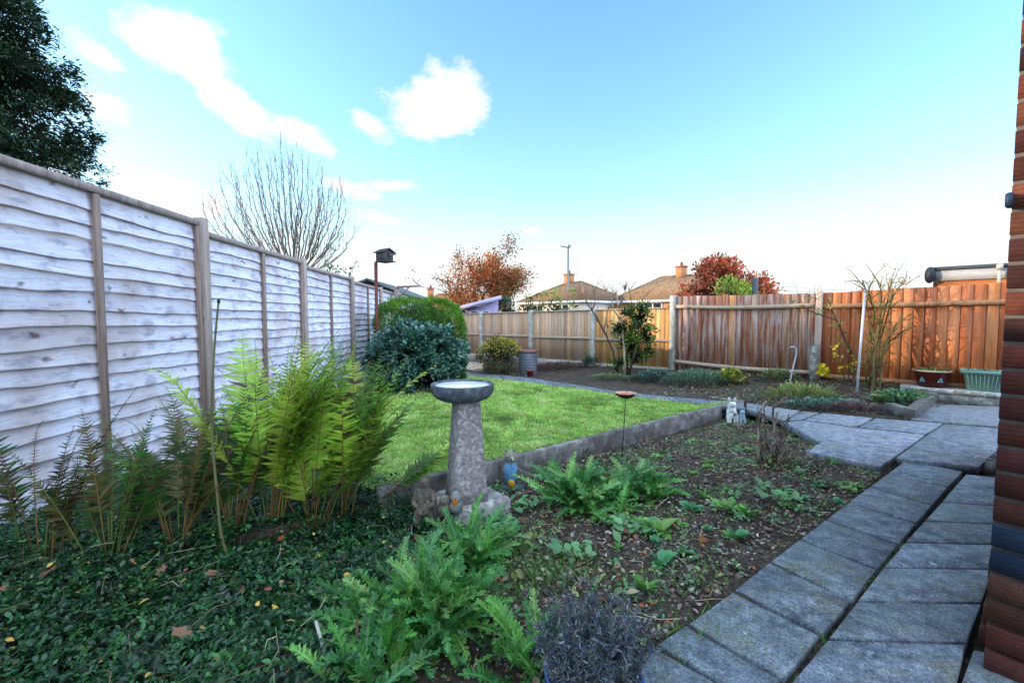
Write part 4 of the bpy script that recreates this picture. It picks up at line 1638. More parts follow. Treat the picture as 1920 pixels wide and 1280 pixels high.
# ------------------------------------------------------------------ bird bath
def build_bath():
    cx, cy = -.262, 2.55
    zb = -.20
    root = thing('bird_bath', (cx, cy, zb), 'grey concrete bird bath with dark bowl on a square tapered pillar', 'bird bath')
    a = R(40)
    X, Y = np.array((math.cos(a), math.sin(a), 0)), np.array((-math.sin(a), math.cos(a), 0))
    mb = MB()
    mb.box((cx, cy, zb + .035), X * .185, Y * .185, (0, 0, .065), (1, .98, .95), .012)
    mb.build('base', M['conc'], root)
    mb = MB()
    a = R(24)
    px_, py_ = cx - .005, cy - .03
    z0, z1 = zb + .1015, .475
    V, f4 = [], []
    nl = 9
    for k in range(nl):
        f = k / (nl - 1)
        h = .103 + (.066 - .103) * f ** .9
        c = h * .12
        ring = [(-h + c, -h), (h - c, -h), (h, -h + c), (h, h - c), (h - c, h), (-h + c, h), (-h, h - c), (-h, -h + c)]
        for x, y in ring:
            V.append((px_ + x * math.cos(a) - y * math.sin(a), py_ + x * math.sin(a) + y * math.cos(a), z0 + (z1 - z0) * f))
    for k in range(nl - 1):
        for i in range(8):
            f4.append((k * 8 + i, k * 8 + (i + 1) % 8, (k + 1) * 8 + (i + 1) % 8, (k + 1) * 8 + i))
    mb.add(V, None, f4, (.92, .90, .92), [list(range(8))[::-1], list(range((nl - 1) * 8, nl * 8))])
    mb.build('pillar', M['lichen'], root)
    mb = MB()
    q = (cx - .025, cy - .03, 0)
    prof = [(.075, .472), (.09, .474), (.125, .482), (.155, .497), (.174, .520), (.182, .545), (.184, .568), (.181, .575), (.172, .576), (.166, .570), (.155, .560), (.12, .553), (.02, .552)]
    mb.lathe(prof, q, 64, (.95, 1, 1.05))
    bowl = mb.build('bowl', M['bowl'], root, True)
    mb = MB()
    mb.lathe([(.158, .562), (.157, .5655), (.01, .566)], q, 48)
    mb.build('ice', M['ice'], bowl, True)


build_bath()


def skin(name, verts, edges, radii, mat, parent, root_i=0, sub=2, col=(1, 1, 1), colf=None):
    """continuous figure grown from a skeleton of joints"""
    me = bpy.data.meshes.new(name)
    off = OFF[parent.name]
    me.from_pydata([tuple(np.asarray(v) - off) for v in verts], edges, [])
    o = bpy.data.objects.new(name, me)
    COL.objects.link(o)
    md = o.modifiers.new('Skin', 'SKIN')
    for i, r in enumerate(radii):
        sv = me.skin_vertices[0].data[i]
        sv.radius = (r, r) if np.isscalar(r) else r
        sv.use_root = i == root_i
    md.use_smooth_shade = True
    sb = o.modifiers.new('Sub', 'SUBSURF')
    sb.levels = sb.render_levels = sub
    dg = bpy.context.evaluated_depsgraph_get()
    dg.update()
    m2 = bpy.data.meshes.new_from_object(o.evaluated_get(dg))
    o.modifiers.clear()
    o.data = m2
    bpy.data.meshes.remove(me)
    m2.name = name
    m2.materials.clear()
    m2.materials.append(mat)
    a = m2.attributes.new('Col', 'FLOAT_COLOR', 'POINT')
    co = np.zeros(len(m2.vertices) * 3, np.float32)
    m2.vertices.foreach_get('co', co)
    co = co.reshape(-1, 3) + off
    C = np.array([colf(p) for p in co]) if colf else np.tile(col, (len(co), 1))
    a.data.foreach_set('color', np.c_[C, np.ones(len(C))].astype(np.float32).ravel())
    o.parent = parent
    OFF[o.name] = off
    return o


def build_ornaments():
    # seated stone child reading, left of the bird bath
    b = np.array((-.475, 2.34, -.185))
    root = thing('garden_statue', b, 'mossy brown stone figure of a seated child left of the bird bath', 'statue')
    mb = MB()
    mb.blob(b + (0.0, 0, .03), (.07, .06, .05), (.9, .87, .82), 14, 8, .12, 2)
    mb.build('plinth', M['stone'], root, True)
    S = lambda x, y, z: b + np.array((x, y, z))
    V = [S(0, 0, .075), S(.0, 0, .125), S(0, 0, .185), S(.002, -.004, .215), S(.004, -.012, .255), S(.004, -.012, .282),
         S(-.04, -.008, .19), S(-.058, -.03, .14), S(-.02, -.058, .125), S(.04, -.008, .19), S(.06, -.028, .14), S(.025, -.058, .125),
         S(-.03, -.05, .085), S(-.03, -.072, .03), S(.032, -.05, .085), S(.034, -.072, .03)]
    E = [(0, 1), (1, 2), (2, 3), (3, 4), (4, 5), (2, 6), (6, 7), (7, 8), (2, 9), (9, 10), (10, 11), (0, 12), (12, 13), (0, 14), (14, 15)]
    rr = [.045, .04, .036, .022, .036, .03, .021, .018, .014, .021, .018, .014, .026, .02, .026, .02]
    skin('figure', V, E, rr, M['stone'], root, 0, 2, (.95, .93, .9))
    mb = MB()
    for sg in (-1, 1):
        c = S(.003 + sg * .018, -.076, .118)
        mb.box(c, (.018, 0, sg * .006), (0, .014, .012), (0, -.003, .004), (.8, .78, .74), .002)
    mb.build('book', M['stone'], root)
    # stone hedgehog-like bird and robin
    p = np.array((-.365, 2.34, -.125))
    mb = MB()
    mb.blob(p + (0, 0, .035), (.045, .05, .05), (1.05, 1.03, 1.02), 16, 10, .08, 3)
    mb.blob(p + (.0, -.005, .082), (.034, .034, .034), (1.2, 1.2, 1.22), 14, 9, .05, 3, 4)
    mb.tube([p + (0, -.034, .082), p + (0, -.05, .078)], [.007, .001], 6, (.6, .55, .5))
    single(mb, 'bird_ornament', M['stone'], p - (0, 0, .02), 'small plain grey stone bird between the seated figure and the robin', 'ornament', smooth=True)
    p = np.array((-.302, 2.315, -.10))
    r = thing('robin_ornament', p, 'small stone robin with an orange breast at the foot of the bird bath pillar', 'ornament')
    mb = MB()
    mb.blob(p + (0, .01, .035), (.036, .045, .045), srgb('7d7f78'), 16, 10, .05, 3)
    mb.blob(p + (0, .0, .088), (.031, .031, .034), srgb('84867e'), 16, 10, .04, 3, 5)
    mb.tube([p + (0, -.028, .09), p + (.0, -.042, .087)], [.005, .001], 6, srgb('3a342c'))
    mb.build('body', M['ornament'], r, True)
    mb = MB()
    mb.blob(p + (-.003, -.016, .072), (.017, .021, .032), srgb('c07a34'), 12, 8, .08, 4)
    mb.build('breast', M['ornament'], r, True)
    # tall painted bird ornament in front of the kerb
    g = G(957, 912)
    g = np.array((g[0], min(g[1], 3.0), g[2]))
    r = thing('parrot_ornament', g, 'faded painted bird ornament with blue breast and yellow foot beside the bird bath', 'ornament')
    mb = MB()
    mb.blob(g + (0.02, 0, .02), (.085, .06, .03), srgb('4c5a5c'), 16, 8, .15, 2)
    mb.build('plinth', M['ornament'], r, True)
    mb = MB()
    prof = [(.012, .02), (.034, .04), (.05, .085), (.054, .13), (.045, .17), (.034, .19), (.02, .2)]
    mb.lathe(prof, g, 20, srgb('5f93b4'), 1, .85)
    mb.build('body', M['ornament'], r, True)
    mb = MB()
    mb.blob(g + (0, -.004, .232), (.043, .041, .047), srgb('8c8577'), 18, 12, .06, 3)
    for sg in (-1, 1):
        mb.blob(g + (sg * .026, -.006, .272), (.010, .010, .014), srgb('857e70'), 8, 6, .05)
    mb.tube([g + (.012, -.038, .235), g + (.018, -.06, .226), g + (.02, -.062, .21)], [.014, .009, .002], 8, srgb('a39a80'))
    hd = mb.build('head', M['ornament'], r, True)
    mb = MB()
    for sg in (-1, 1):
        mb.blob(g + (sg * .018, -.040, .24), (.005, .004, .006), srgb('1c1a18'), 8, 6, 0)
    mb.build('eyes', M['ornament'], hd, True)
    mb = MB()
    mb.blob(g + (-.048, .0, .115), (.014, .034, .062), srgb('6a625a'), 12, 9, .1, 4)
    mb.build('wing', M['ornament'], r, True)
    mb = MB()
    W = [g + np.array(q) for q in ((.035, .0, .13), (.07, .012, .105), (.12, .022, .085), (.165, .03, .06))]
    mb.tube(W, [.03, .032, .026, .006], 10, srgb('5f574e'))
    mb.build('tail', M['ornament'], r, True)
    mb = MB()
    mb.blob(g + (.006, -.046, .058), (.026, .018, .028), srgb('c79a2e'), 12, 8, .06, 3)
    mb.build('foot', M['ornament'], r, True)
    # two little white animals at the end of the kerb
    g = G(1378, 797)
    r = thing('animal_ornament', g, 'chalky white and blue ornament of two animals at the kerb corner', 'ornament')
    mb = MB()
    mb.blob(g + (0, 0, .01), (.13, .09, .03), srgb('6b6652'), 16, 8, .15, 2)
    mb.build('plinth', M['ornament'], r, True)
    w, bl = srgb('d8dcd6'), srgb('9db4c4')
    for (ox, oz, sc_, c, tx) in ((-.05, .0, 1.25, w, 'large'), (.075, 0, .8, bl, 'small')):
        V = [g + np.array((ox, 0, oz)) + np.array(q) * sc_ for q in ((0, 0, .13), (0, -.01, .17), (.0, -.02, .205), (.01, -.055, .2), (-.03, -.03, .08), (-.032, -.035, .02), (.03, -.03, .08), (.032, -.035, .02), (0, .03, .075), (0, .045, .025))]
        E = [(0, 1), (1, 2), (2, 3), (0, 4), (4, 5), (0, 6), (6, 7), (0, 8), (8, 9)]
        rr = [.042 * sc_, .035 * sc_, .04 * sc_, .02 * sc_, .022 * sc_, .02 * sc_, .022 * sc_, .02 * sc_, .03 * sc_, .025 * sc_]
        fig = skin('figure', V, E, rr, M['ornament'], r, 0, 2, c)
        mb = MB()
        for sg in (-1, 1):
            q = g + np.array((ox + sg * .028 * sc_, -.015 * sc_, .245 * sc_))
            mb.blob(q, (.013 * sc_, .008, .022 * sc_), c * .9, 8, 6, .05)
        mb.build('ears', M['ornament'], fig, True)


build_ornaments()


def build_flower_dish():
    b = G(1164, 872)
    root = thing('flower_dish', b, 'small copper flower shaped dish on a thin dark rod', 'bird feeder')
    top = at(1173, 746, b[1] + .02)
    mb = MB()
    mb.tube([b - (0, 0, .05), (b + top) / 2 + (.004, 0, 0), top], .0035, 6, srgb('2c2826'))
    mb.build('rod', M['metal'], root)
    mb = MB()
    prof = [(.012, 0), (.045, .010), (.072, .028), (.086, .046), (.0845, .048), (.069, .032), (.043, .0145), (.004, .006)]
    cols = np.repeat(np.array([srgb('2a201c')] * 4 + [srgb('d8a890'), srgb('c87a58'), srgb('b86844'), srgb('a05838')]), 40, axis=0)
    mb.lathe(prof, top - (0, 0, .004), 40, cols, wob=.07, wn=8)
    mb.build('dish', M['copper'], root, True)


build_flower_dish()


# ------------------------------------------------------------------ nest box on a pole
def build_nest_box():
    Y = 7.5
    b = at(708, 700, Y)
    b[2] = zat(b[0], Y)
    root = thing('nest_box', b, 'dark wooden bird box on a thin rusty pole by the fence', 'bird box')
    mb = MB()
    zt = at(708, 492, Y)[2]
    mb.tube([b - (0, 0, .1), (b[0], Y, zt)], .028, 10, srgb('6a3a30'))
    mb.build('pole', M['bark'], root)
    c = np.array((at(721, 478, Y)[0], Y, at(720, 490, Y)[2]))
    rz = R(-35)
    X, Yv = np.array((math.cos(rz), math.sin(rz), 0)), np.array((-math.sin(rz), math.cos(rz), 0))
    w, d, h, rise = .10, .10, .145, .05
    mb = MB()
    V = [c + X * sx * w + Yv * sy * d for sx, sy in ((-1, -1), (1, -1), (1, 1), (-1, 1))] + [c + X * sx * w + Yv * sy * d + (0, 0, h) for sx, sy in ((-1, -1), (1, -1), (1, 1), (-1, 1))]
    V += [c + X * w + (0, 0, h + rise), c - X * w + (0, 0, h + rise)]
    mb.add(V, None, [(3, 2, 1, 0), (0, 1, 5, 4), (2, 3, 7, 6)], srgb('565350'), [[1, 2, 6, 8, 5], [3, 0, 4, 9, 7]])
    mb.box(c - (0, 0, .008) + X * .02, X * (w + .03), Yv * (d + .012), (0, 0, .008), srgb('4a4744'))
    mb.build('box', M['bark'], root)
    for sg in (-1, 1):
        mb = MB()
        a = math.atan2(rise, d)
        m = c + Yv * sg * (d / 2 + .012) + (0, 0, h + rise / 2 + .004)
        mb.box(m, X * (w + .04), (Yv * math.cos(a) - np.array((0, 0, sg * math.sin(a)))) * (math.hypot(d, rise) / 2 + .02), np.array((0, 0, 1)) * .008, srgb('3c3b3c'))
        mb.build('roof', M['bark'], root)
    mb = MB()
    mb.tube([c + X * w + (0, 0, .085), c + X * (w + .19) + (0, 0, .10)], .014, 8, srgb('77736c'))
    mb.build('perch', M['bark'], root)
    mb = MB()
    mb.lathe([(.024, 0), (.024, .003)], (0, 0, 0), 16, srgb('0c0b0a'))
    v = np.vstack(mb.v)
    mb.v = [c + X * (w + .0005) + np.outer(v[:, 2], X) + np.outer(v[:, 0], Yv) + np.outer(v[:, 1], (0, 0, 1)) + (0, 0, .12)]
    mb.build('entrance', M['metal'], root)


build_nest_box()


# ------------------------------------------------------------------ dustbin, pots
def build_bin():
    c = np.array((at(990, 695, 9.6)[0], 9.6, 0))
    c[2] = zat(c[0], c[1]) - .01
    root = thing('dustbin', c, 'grey galvanised dustbin with a rusty lid in front of the far fence', 'dustbin')
    mb = MB()
    prof = [(.185, 0), (.188, .015)]
    for k in range(7):
        z = .05 + k * .062
        prof += [(.19 + .0035 * k, z), (.196 + .0035 * k, z + .012), (.19 + .0035 * k, z + .024)]
    prof += [(.216, .50), (.222, .51), (.216, .52)]
    mb.lathe(prof, c, 36, srgb('757c84'))
    mb.build('body', M['zinc'], root, True)
    mb = MB()
    mb.lathe([(.226, .505), (.232, .51), (.228, .535), (.18, .556), (.06, .57), (.01, .572)], c, 36, srgb('7a4a42'))
    lid = mb.build('lid', M['zinc'], root, True)
    mb = MB()
    mb.tube([c + (-.06, 0, .565), c + (-.05, 0, .598), c + (.05, 0, .598), c + (.06, 0, .565)], .009, 6, srgb('5a3a34'))
    mb.build('handle', M['zinc'], lid)
    for sg in (-1, 1):
        mb = MB()
        mb.tube([c + (sg * .205, -.06, .40), c + (sg * .25, -.05, .37), c + (sg * .25, .05, .37), c + (sg * .205, .06, .40)], .008, 6, srgb('7a8088'))
        mb.build('handle', M['zinc'], root)
    p = np.array((at(994, 697, 9.15)[0], 9.15, 0))
    p[2] = zat(p[0], p[1]) - .005
    mb = MB()
    mb.lathe([(.055, 0), (.075, .11), (.084, .112), (.086, .145), (.076, .145), (.072, .12), (.01, .118)], p, 24, srgb('7a3030'))
    single(mb, 'flower_pot', M['ceramic'], p, 'small dark red pot standing in front of the dustbin', 'plant pot', smooth=True)


build_bin()


def build_pots():
    z = -.045
    # glazed red bowl
    c = np.array((*(C0 + DR * 3.95 + NR * .20), z))
    root = thing('plant_pot', c, 'round dark red glazed pot with pale rim and two blue triangles on the ledge', 'plant pot')
    mb = MB()
    dk, rim = srgb('4a1c18'), srgb('b8a890')
    prof = [(.135, 0), (.15, .03), (.178, .12), (.196, .20), (.204, .225), (.216, .228), (.220, .243), (.214, .25), (.198, .248), (.188, .215), (.01, .21)]
    cols = np.repeat(np.array([dk] * 5 + [rim] * 3 + [dk] * 3), 40, axis=0)
    mb.lathe(prof, c, 40, cols)
    pot = mb.build('pot', M['ceramic'], root, True)
    to = -c[:2] / np.linalg.norm(c[:2])
    for sg in (-1, 1):
        a = math.atan2(to[1], to[0]) + sg * .52
        rr = .186
        h = np.array((math.cos(a), math.sin(a), 0))
        t = np.array((-math.sin(a), math.cos(a), 0))
        m = c + h * rr + (0, 0, .118)
        up = np.array((0, 0, 1)) + h * .24
        mb = MB()
        V = [m - t * .036 - up * .03 + h * .006, m + t * .036 - up * .03 + h * .006, m + up * .04 + h * .006, m - t * .015 - up * .016 + h * .006, m + t * .015 - up * .016 + h * .006, m + up * .012 + h * .006]
        mb.add(V, [(0, 1, 4), (0, 4, 3), (1, 2, 5), (1, 5, 4), (2, 0, 3), (2, 3, 5)], None, srgb('7fb4c8'))
        mb.build('triangle_motif', M['paint'], pot)
    mb = MB()
    mb.lathe([(.186, .2125), (.18, .224), (.01, .232)], c, 24, srgb('3a2e26'))
    mb.build('compost', M['litter'], root)
    mb = MB()
    n = 90
    P = c + np.c_[rng.normal(0, .08, (n, 2)), np.full(n, .225)]
    leafset(mb, P, np.c_[rng.normal(0, .8, (n, 2)), rng.uniform(.2, 1, n)], unit(n), rng.uniform(.04, .09, n), .22, jit(srgb('7d9a4c'), n, .3))
    for k in range(3):
        q = c + np.r_[rng.normal(0, .07, 2), .225]
        mb.tube([q, q + (rng.normal(0, .05), rng.normal(0, .05), .1), q + (rng.normal(0, .15), rng.normal(0, .1), .13)], .003, 4, srgb('8a7a50'))
    mb.build('plant', M['leaf'], root)
    # pale green rectangular planter
    c = np.array((*(C0 + DR * 4.47 + NR * .19), z))
    root = thing('planter', c, 'square pale green plastic planter with ribbed sides on the ledge', 'planter')
    mb = MB()
    col = srgb('86a89c')
    def ring(hx, hy, z):
        return [c + np.r_[DR * sx * hx + NR * sy * hy, z] for sx, sy in ((-1, -1), (1, -1), (1, 1), (-1, 1))]
    lv = [(.155, .115, 0), (.20, .145, .235), (.225, .165, .24), (.23, .17, .285), (.205, .147, .285), (.20, .142, .25)]
    V, f4 = [], []
    for q in lv:
        V += ring(*q)
    for k in range(len(lv) - 1):
        for i in range(4):
            f4.append((k * 4 + i, k * 4 + (i + 1) % 4, (k + 1) * 4 + (i + 1) % 4, (k + 1) * 4 + i)[::-1])
    mb.add(V, None, f4, col, [[0, 1, 2, 3], [23, 22, 21, 20]])
    for i in range(9):
        f = -0.85 + i * .2125
        a, b = c + np.r_[DR * f * .15 + NR * .1165, .012], c + np.r_[DR * f * .194 + NR * .1455, .225]
        mb.tube([a, b], .005, 4, col * 1.05)
    mb.build('pot', M['plastic'], root)
    mb = MB()
    mb.prism(ccw([c + np.r_[DR * sx * .199 + NR * sy * .141, .256] for sx, sy in ((-1, -1), (1, -1), (1, 1), (-1, 1))]), .01, srgb('3a2e26'))
    mb.build('compost', M['litter'], root)
    mb = MB()
    n = 60
    P = c + np.array([np.r_[DR * rng.uniform(-.17, .1) + NR * rng.uniform(-.1, .1), .26] for _ in range(n)])
    leafset(mb, P, np.c_[rng.normal(0, .8, (n, 2)), rng.uniform(.2, 1, n)], unit(n), rng.uniform(.03, .06, n), .5, pal([srgb('6d8a54'), srgb('5a4038'), srgb('7d9a6c')], n))
    q = c + np.r_[DR * -.05, .26]
    mb.tube([q, q + (-.03, 0, .12), q + (-.08, 0, .2)], .0025, 4, srgb('7a8a6a'))
    mb.build('plant', M['leaf'], root)
    # lavender in a blue pot, bottom of the picture
    c = np.array((.205, 1.055, -.10))
    c[2] = zat(c[0], c[1]) - .01
    root = thing('lavender_pot', c, 'grey blue lavender bush in a round dark blue glazed pot at the bottom edge', 'potted plant')
    mb = MB()
    zr = .065 - c[2]
    prof = [(.085, 0), (.10, .03), (.118, zr - .015), (.124, zr - .008), (.124, zr), (.116, zr), (.108, zr - .03), (.01, zr - .035)]
    cols = np.repeat(np.array([srgb('141c38')] * 4 + [srgb('3c5690')] * 2 + [srgb('10182c')] * 2), 48, axis=0)
    mb.lathe(prof, c, 48, cols)
    mb.build('pot', M['ceramic'], root, True)
    st, lf = MB(), MB()
    for i in range(330):
        az, ln = rng.uniform(-PI, PI), rng.uniform(.08, .20)
        ll = rng.random() ** .7 * .85
        d = np.array((math.cos(az) * math.sin(ll), math.sin(az) * math.sin(ll), math.cos(ll)))
        p = c + (math.cos(az) * rng.uniform(0, .07), math.sin(az) * rng.uniform(0, .07), zr - .03)
        P = [p]
        for k in range(4):
            d = d + rng.normal(0, .10, 3) + (0, 0, .10)
            d /= np.linalg.norm(d)
            P.append(P[-1] + d * ln / 4)
        st.tube(P, np.linspace(.0016, .0007, 5), 3, pal([srgb('54483c'), srgb('6a6258'), srgb('4a4440')], 1)[0], False)
        n = 34
        t = rng.uniform(.25, 1.05, n)
        i0 = np.clip((t * 4).astype(int), 0, 3)
        Pa = np.array(P)
        pp = Pa[i0] + (Pa[i0 + 1] - Pa[i0]) * (t * 4 - i0)[:, None]
        D = unit(n) + d * .7
        leafset(lf, pp, D, unit(n), rng.uniform(.008, .020, n), .22, pal([srgb('666e7a'), srgb('545a6c'), srgb('80868a'), srgb('484c58'), srgb('626c5c')], n, None, .35))
    st.build('stems', M['bark'], root)
    lf.build('foliage', M['leaf'], root)


build_pots()


# ------------------------------------------------------------------ sticks
def stick(name, pts, rad, col, mat, label, cat, base=None, sides=8):
    P = np.array(pts)
    mb = MB()
    mb.tube(P, rad, sides, col)
    return single(mb, name, mat, P[0], label, cat, smooth=True)


b = G(1606, 736)
t = at(1623, 536, b[1] + .12)
stick('pole', [b - (0, 0, .05), b + (t - b) * .5, t], .016, srgb('c9ccd0'), M['paint'], 'tall leaning white pole among the bare stems by the fence', 'pole')
b = G(1476, 741)
Y = b[1]
hk = [b - (0, 0, .04), at(1484, 700, Y), at(1493, 664, Y), at(1493, 655, Y), at(1489, 650, Y), at(1484, 650, Y), at(1481, 652, Y)]
stick('walking_stick', hk, [.010, .010, .010, .010, .009, .009, .008], srgb('b9bcc2'), M['paint'], 'short pale hooked stick stuck upright in the far bed', 'stick')
b = G(618, 1278)
stick('broken_cane', [b, (b + at(592, 1163, b[1] + .05)) / 2 + (.004, 0, 0), at(592, 1163, b[1] + .05)], [.006, .0055, .005], srgb('b0aa9a'), M['bark'], 'pale dry broken stem leaning left at the bottom edge', 'stem')
b = G(671, 1262)
stick('broken_cane', [b, at(669, 1160, b[1])], [.005, .0042], srgb('5a4434'), M['bark'], 'dark brown upright broken stem at the bottom edge', 'stem')
b = G(1250, 945)
b = gp(1725, 1022, -.025)
e = gp(1775, 1062, -.025)
m_ = gp(1752, 1037, -.025)
stick('twig', [b + (0, 0, .003), m_ + (0, 0, .008), e + (0, 0, .003)], .0018, srgb('7f9a80'), M['bark'], 'thin pale green twig lying on the flagstone path', 'twig', sides=5)


# pruned rose stump in the bed
def rose_stump():
    b = G(1447, 872)
    root = thing('pruned_rose', b, 'cut back rose bush of bare brown stubby stems by the paving', 'shrub')
    Y = b[1]
    mb = MB()
    stems = [[(1436, 872), (1430, 840), (1424, 815), (1420, 790), (1424, 765), (1437, 752)],
             [(1424, 772), (1432, 766), (1440, 756)], [(1425, 770), (1423, 758), (1420, 755)],
             [(1450, 872), (1440, 835), (1432, 800), (1428, 775)],
             [(1455, 872), (1456, 840), (1450, 810), (1447, 780), (1449, 766), (1460, 756), (1476, 744)],
             [(1447, 786), (1440, 790), (1433, 788)],
             [(1460, 872), (1464, 830), (1468, 800), (1462, 785)], [(1466, 810), (1476, 785), (1480, 775)],
             [(1445, 872), (1450, 830), (1455, 800), (1458, 772)]]
    for s in stems:
        P = np.array([at(px, py, Y + .035 * math.sin(px * .7)) for px, py in s])
        P[0][2] = min(P[0][2], b[2] + .0)
        d = np.r_[0, np.cumsum(np.linalg.norm(np.diff(P, axis=0), axis=1))]
        tt = np.linspace(0, d[-1], 16)
        Q = np.stack([np.interp(tt, d, P[:, k]) for k in range(3)], -1)
        Q[1:-1] += rng.normal(0, .006, (14, 3))
        r0 = .0095 if len(s) > 3 else .0065
        c = pal([srgb('86746a'), srgb('97867a'), srgb('6c5a50')], 16, None, .25)
        rad = np.linspace(r0, r0 * .6, 16) * rng.uniform(.8, 1.3, 16)
        mb.tube(Q, rad, 7, c)
        for k in (5, 9, 12):
            if rng.random() < .6:
                e = unit(1)[0] * .035 + (0, 0, .012)
                mb.tube([Q[k], Q[k] + e * .5, Q[k] + e], [.006, .005, .004], 5, c[k])
    for k in range(26):
        q = b + np.r_[rng.normal(0, .05, 2), 0]
        d = np.array((rng.normal(0, .4), rng.normal(0, .4), 1))
        mb.tube([q, q + d * rng.uniform(.06, .14) + rng.normal(0, .01, 3), q + d * rng.uniform(.15, .25)], [.004, .003, .0015], 5, pal([srgb('6a5a48'), srgb('55604a'), srgb('7a6a5a')], 1)[0])
    mb.build('stems', M['bark'], root, True)
    mb = MB()
    n = 120
    P = b + np.c_[rng.normal(0, .07, (n, 2)), rng.uniform(0, .10, n)]
    leafset(mb, P, unit(n), unit(n), rng.uniform(.02, .045, n), .55, pal([srgb('6f8a54'), srgb('7a6a44'), srgb('4f6a40')], n))
    mb.build('leaves', M['leaf'], root)


rose_stump()

# ------------------------------------------------------------------ shrubs in the garden
def shrub(name, c, rad, base, n, ln, wd, cols, label, mat='leaf', wts=None, stems=6, group=None, cat='shrub', **kw):
    root = thing(name, base, label, cat, group)
    mb = MB()
    bush(mb, c, rad, n, ln, wd, cols, wts, **kw)
    mb.build('foliage', M[mat], root)
    if stems:
        st = MB()
        for i in range(stems):
            a = rng.uniform(-PI, PI)
            e = np.asarray(c) + np.array((math.cos(a) * rad[0] * .6, math.sin(a) * rad[1] * .6, rng.uniform(0, .5) * rad[2]))
            b0 = np.asarray(base) + (math.cos(a) * .06, math.sin(a) * .06, -.04)
            st.tube([b0, (b0 + e) / 2 + rng.normal(0, .05, 3), e], [.022, .016, .007], 6, srgb('4a3c30'), False)
        st.build('stem', M['bark'], root)
    return root


CAM_G = [srgb('3f6a58'), srgb('4f7a68'), srgb('335a4a'), srgb('6d9184'), srgb('2c4a3c'), srgb('4a7444')]
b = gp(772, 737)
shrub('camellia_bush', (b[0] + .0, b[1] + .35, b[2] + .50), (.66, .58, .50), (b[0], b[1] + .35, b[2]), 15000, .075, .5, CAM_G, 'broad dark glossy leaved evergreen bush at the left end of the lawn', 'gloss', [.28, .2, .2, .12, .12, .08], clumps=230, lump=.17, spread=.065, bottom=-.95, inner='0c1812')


def stray_shoots(root, c, rad, k, L, ln, wd, cols, mat, zmin=-.2):
    mb, st = MB(), MB()
    c, rad = np.asarray(c, float), np.asarray(rad, float)
    d = unit(k * 3)
    d = d[d[:, 2] > zmin][:k]
    for q in d:
        a = c + q * rad * .92
        e = q * .6 + (0, 0, .7) + rng.normal(0, .25, 3)
        e /= np.linalg.norm(e)
        l = L * rng.uniform(.5, 1.3)
        b1 = a + e * l
        st.tube([a, (a + b1) / 2 + rng.normal(0, .01, 3), b1], [.005, .004, .002], 4, srgb('4a4a34'), False)
        n = 9
        t = rng.uniform(.3, 1.0, n)[:, None]
        leafset(mb, a + (b1 - a) * t, unit(n) + e * .6, unit(n), rng.uniform(ln * .7, ln * 1.2, n), wd, pal(cols, n, None, .3))
    mb.build('shoot', M[mat], root)
    st.build('twig', M['bark'], root)


stray_shoots([o for o in COL.objects if o.name == 'camellia_bush'][0], (b[0] + .0, b[1] + .35, b[2] + .50), (.68, .6, .52), 60, .12, .07, .5, CAM_G, 'gloss')


def conifer_hump():
    Y = 8.2
    c = np.array((at(790, 640, Y)[0], Y, .33))
    base = np.array((c[0], Y, zat(c[0], Y)))
    root = thing('clipped_conifer', base, 'rounded clipped yellow green conifer behind the glossy bush', 'shrub')
    mb = MB()
    n = 46000
    d = unit(n)
    # squarish dome
    p = np.sign(d) * np.abs(d) ** .62
    p /= np.linalg.norm(p, ord=4, axis=1)[:, None]
    rad = np.array((.80, .72, .98))
    m = np.array([1 + .06 * mnoise.noise(Vector(q * 4)) + .05 * mnoise.noise(Vector(q * 11)) for q in p])
    P = c + p * rad * (m * rng.uniform(.93, 1.015, n))[:, None]
    P[:, 2] = np.maximum(P[:, 2], base[2])
    D = p * .8 + unit(n) * .45 + np.array((0, 0, .55))
    L4 = dict(tv=LEAF4_V, tf=LEAF4_F)
    tone = np.array([mnoise.noise(Vector(q * 6)) for q in p])
    C = pal([srgb('4c7a1c'), srgb('5f8a24'), srgb('3a6418'), srgb('7a9a30')], n, [.35, .25, .28, .12], .25) * (1 + .9 * tone)[:, None]
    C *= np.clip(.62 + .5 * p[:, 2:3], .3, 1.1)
    leafset(mb, P, D, p + unit(n) * .5, rng.uniform(.022, .05, n), .28, np.clip(C * 1.25, .002, .8), **L4)
    mb.build('foliage', M['leaf'], root)
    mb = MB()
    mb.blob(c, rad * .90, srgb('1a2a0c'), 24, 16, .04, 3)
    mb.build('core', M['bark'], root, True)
    stray_shoots(root, c, rad * np.array((1.0, 1.0, 1.0)), 150, .09, .03, .3, [srgb('6a9a2a'), srgb('86aa38'), srgb('4c7a20')], 'leaf', -.3)


conifer_hump()

Y = 9.75
c = at(937, 665, Y)
shrub('yellow_flowering_shrub', (c[0], Y, at(0, 662, Y)[2] - .02), (.42, .38, .33), (c[0], Y, zat(c[0], Y)), 4600, .038, .4, [srgb('6a6a34'), srgb('4c5a30'), srgb('7a7040'), srgb('5a4a38')], 'rounded shrub topped with yellow blossom left of the dustbin', wts=[.3, .35, .2, .15], clumps=90, lump=.14, spread=.1, inner='2a2418')
yb = [o for o in COL.objects if o.name == 'yellow_flowering_shrub'][0]
mb = MB()
n = 1500
d = unit(n * 3)
d = d[d[:, 2] > -.05][:n]
n = len(d)
P = np.array((c[0], Y, at(0, 662, Y)[2] - .02)) + d * np.array((.46, .42, .36)) * rng.uniform(.85, 1.1, n)[:, None]
k = rng.random(n) < np.clip(.25 + d[:, 2], 0, 1)
P, d = P[k], d[k]
leafset(mb, P, d + unit(len(P)) * .6, d + unit(len(P)) * .4, rng.uniform(.016, .034, len(P)), .8, jit(srgb('d6c62c'), len(P), .25))
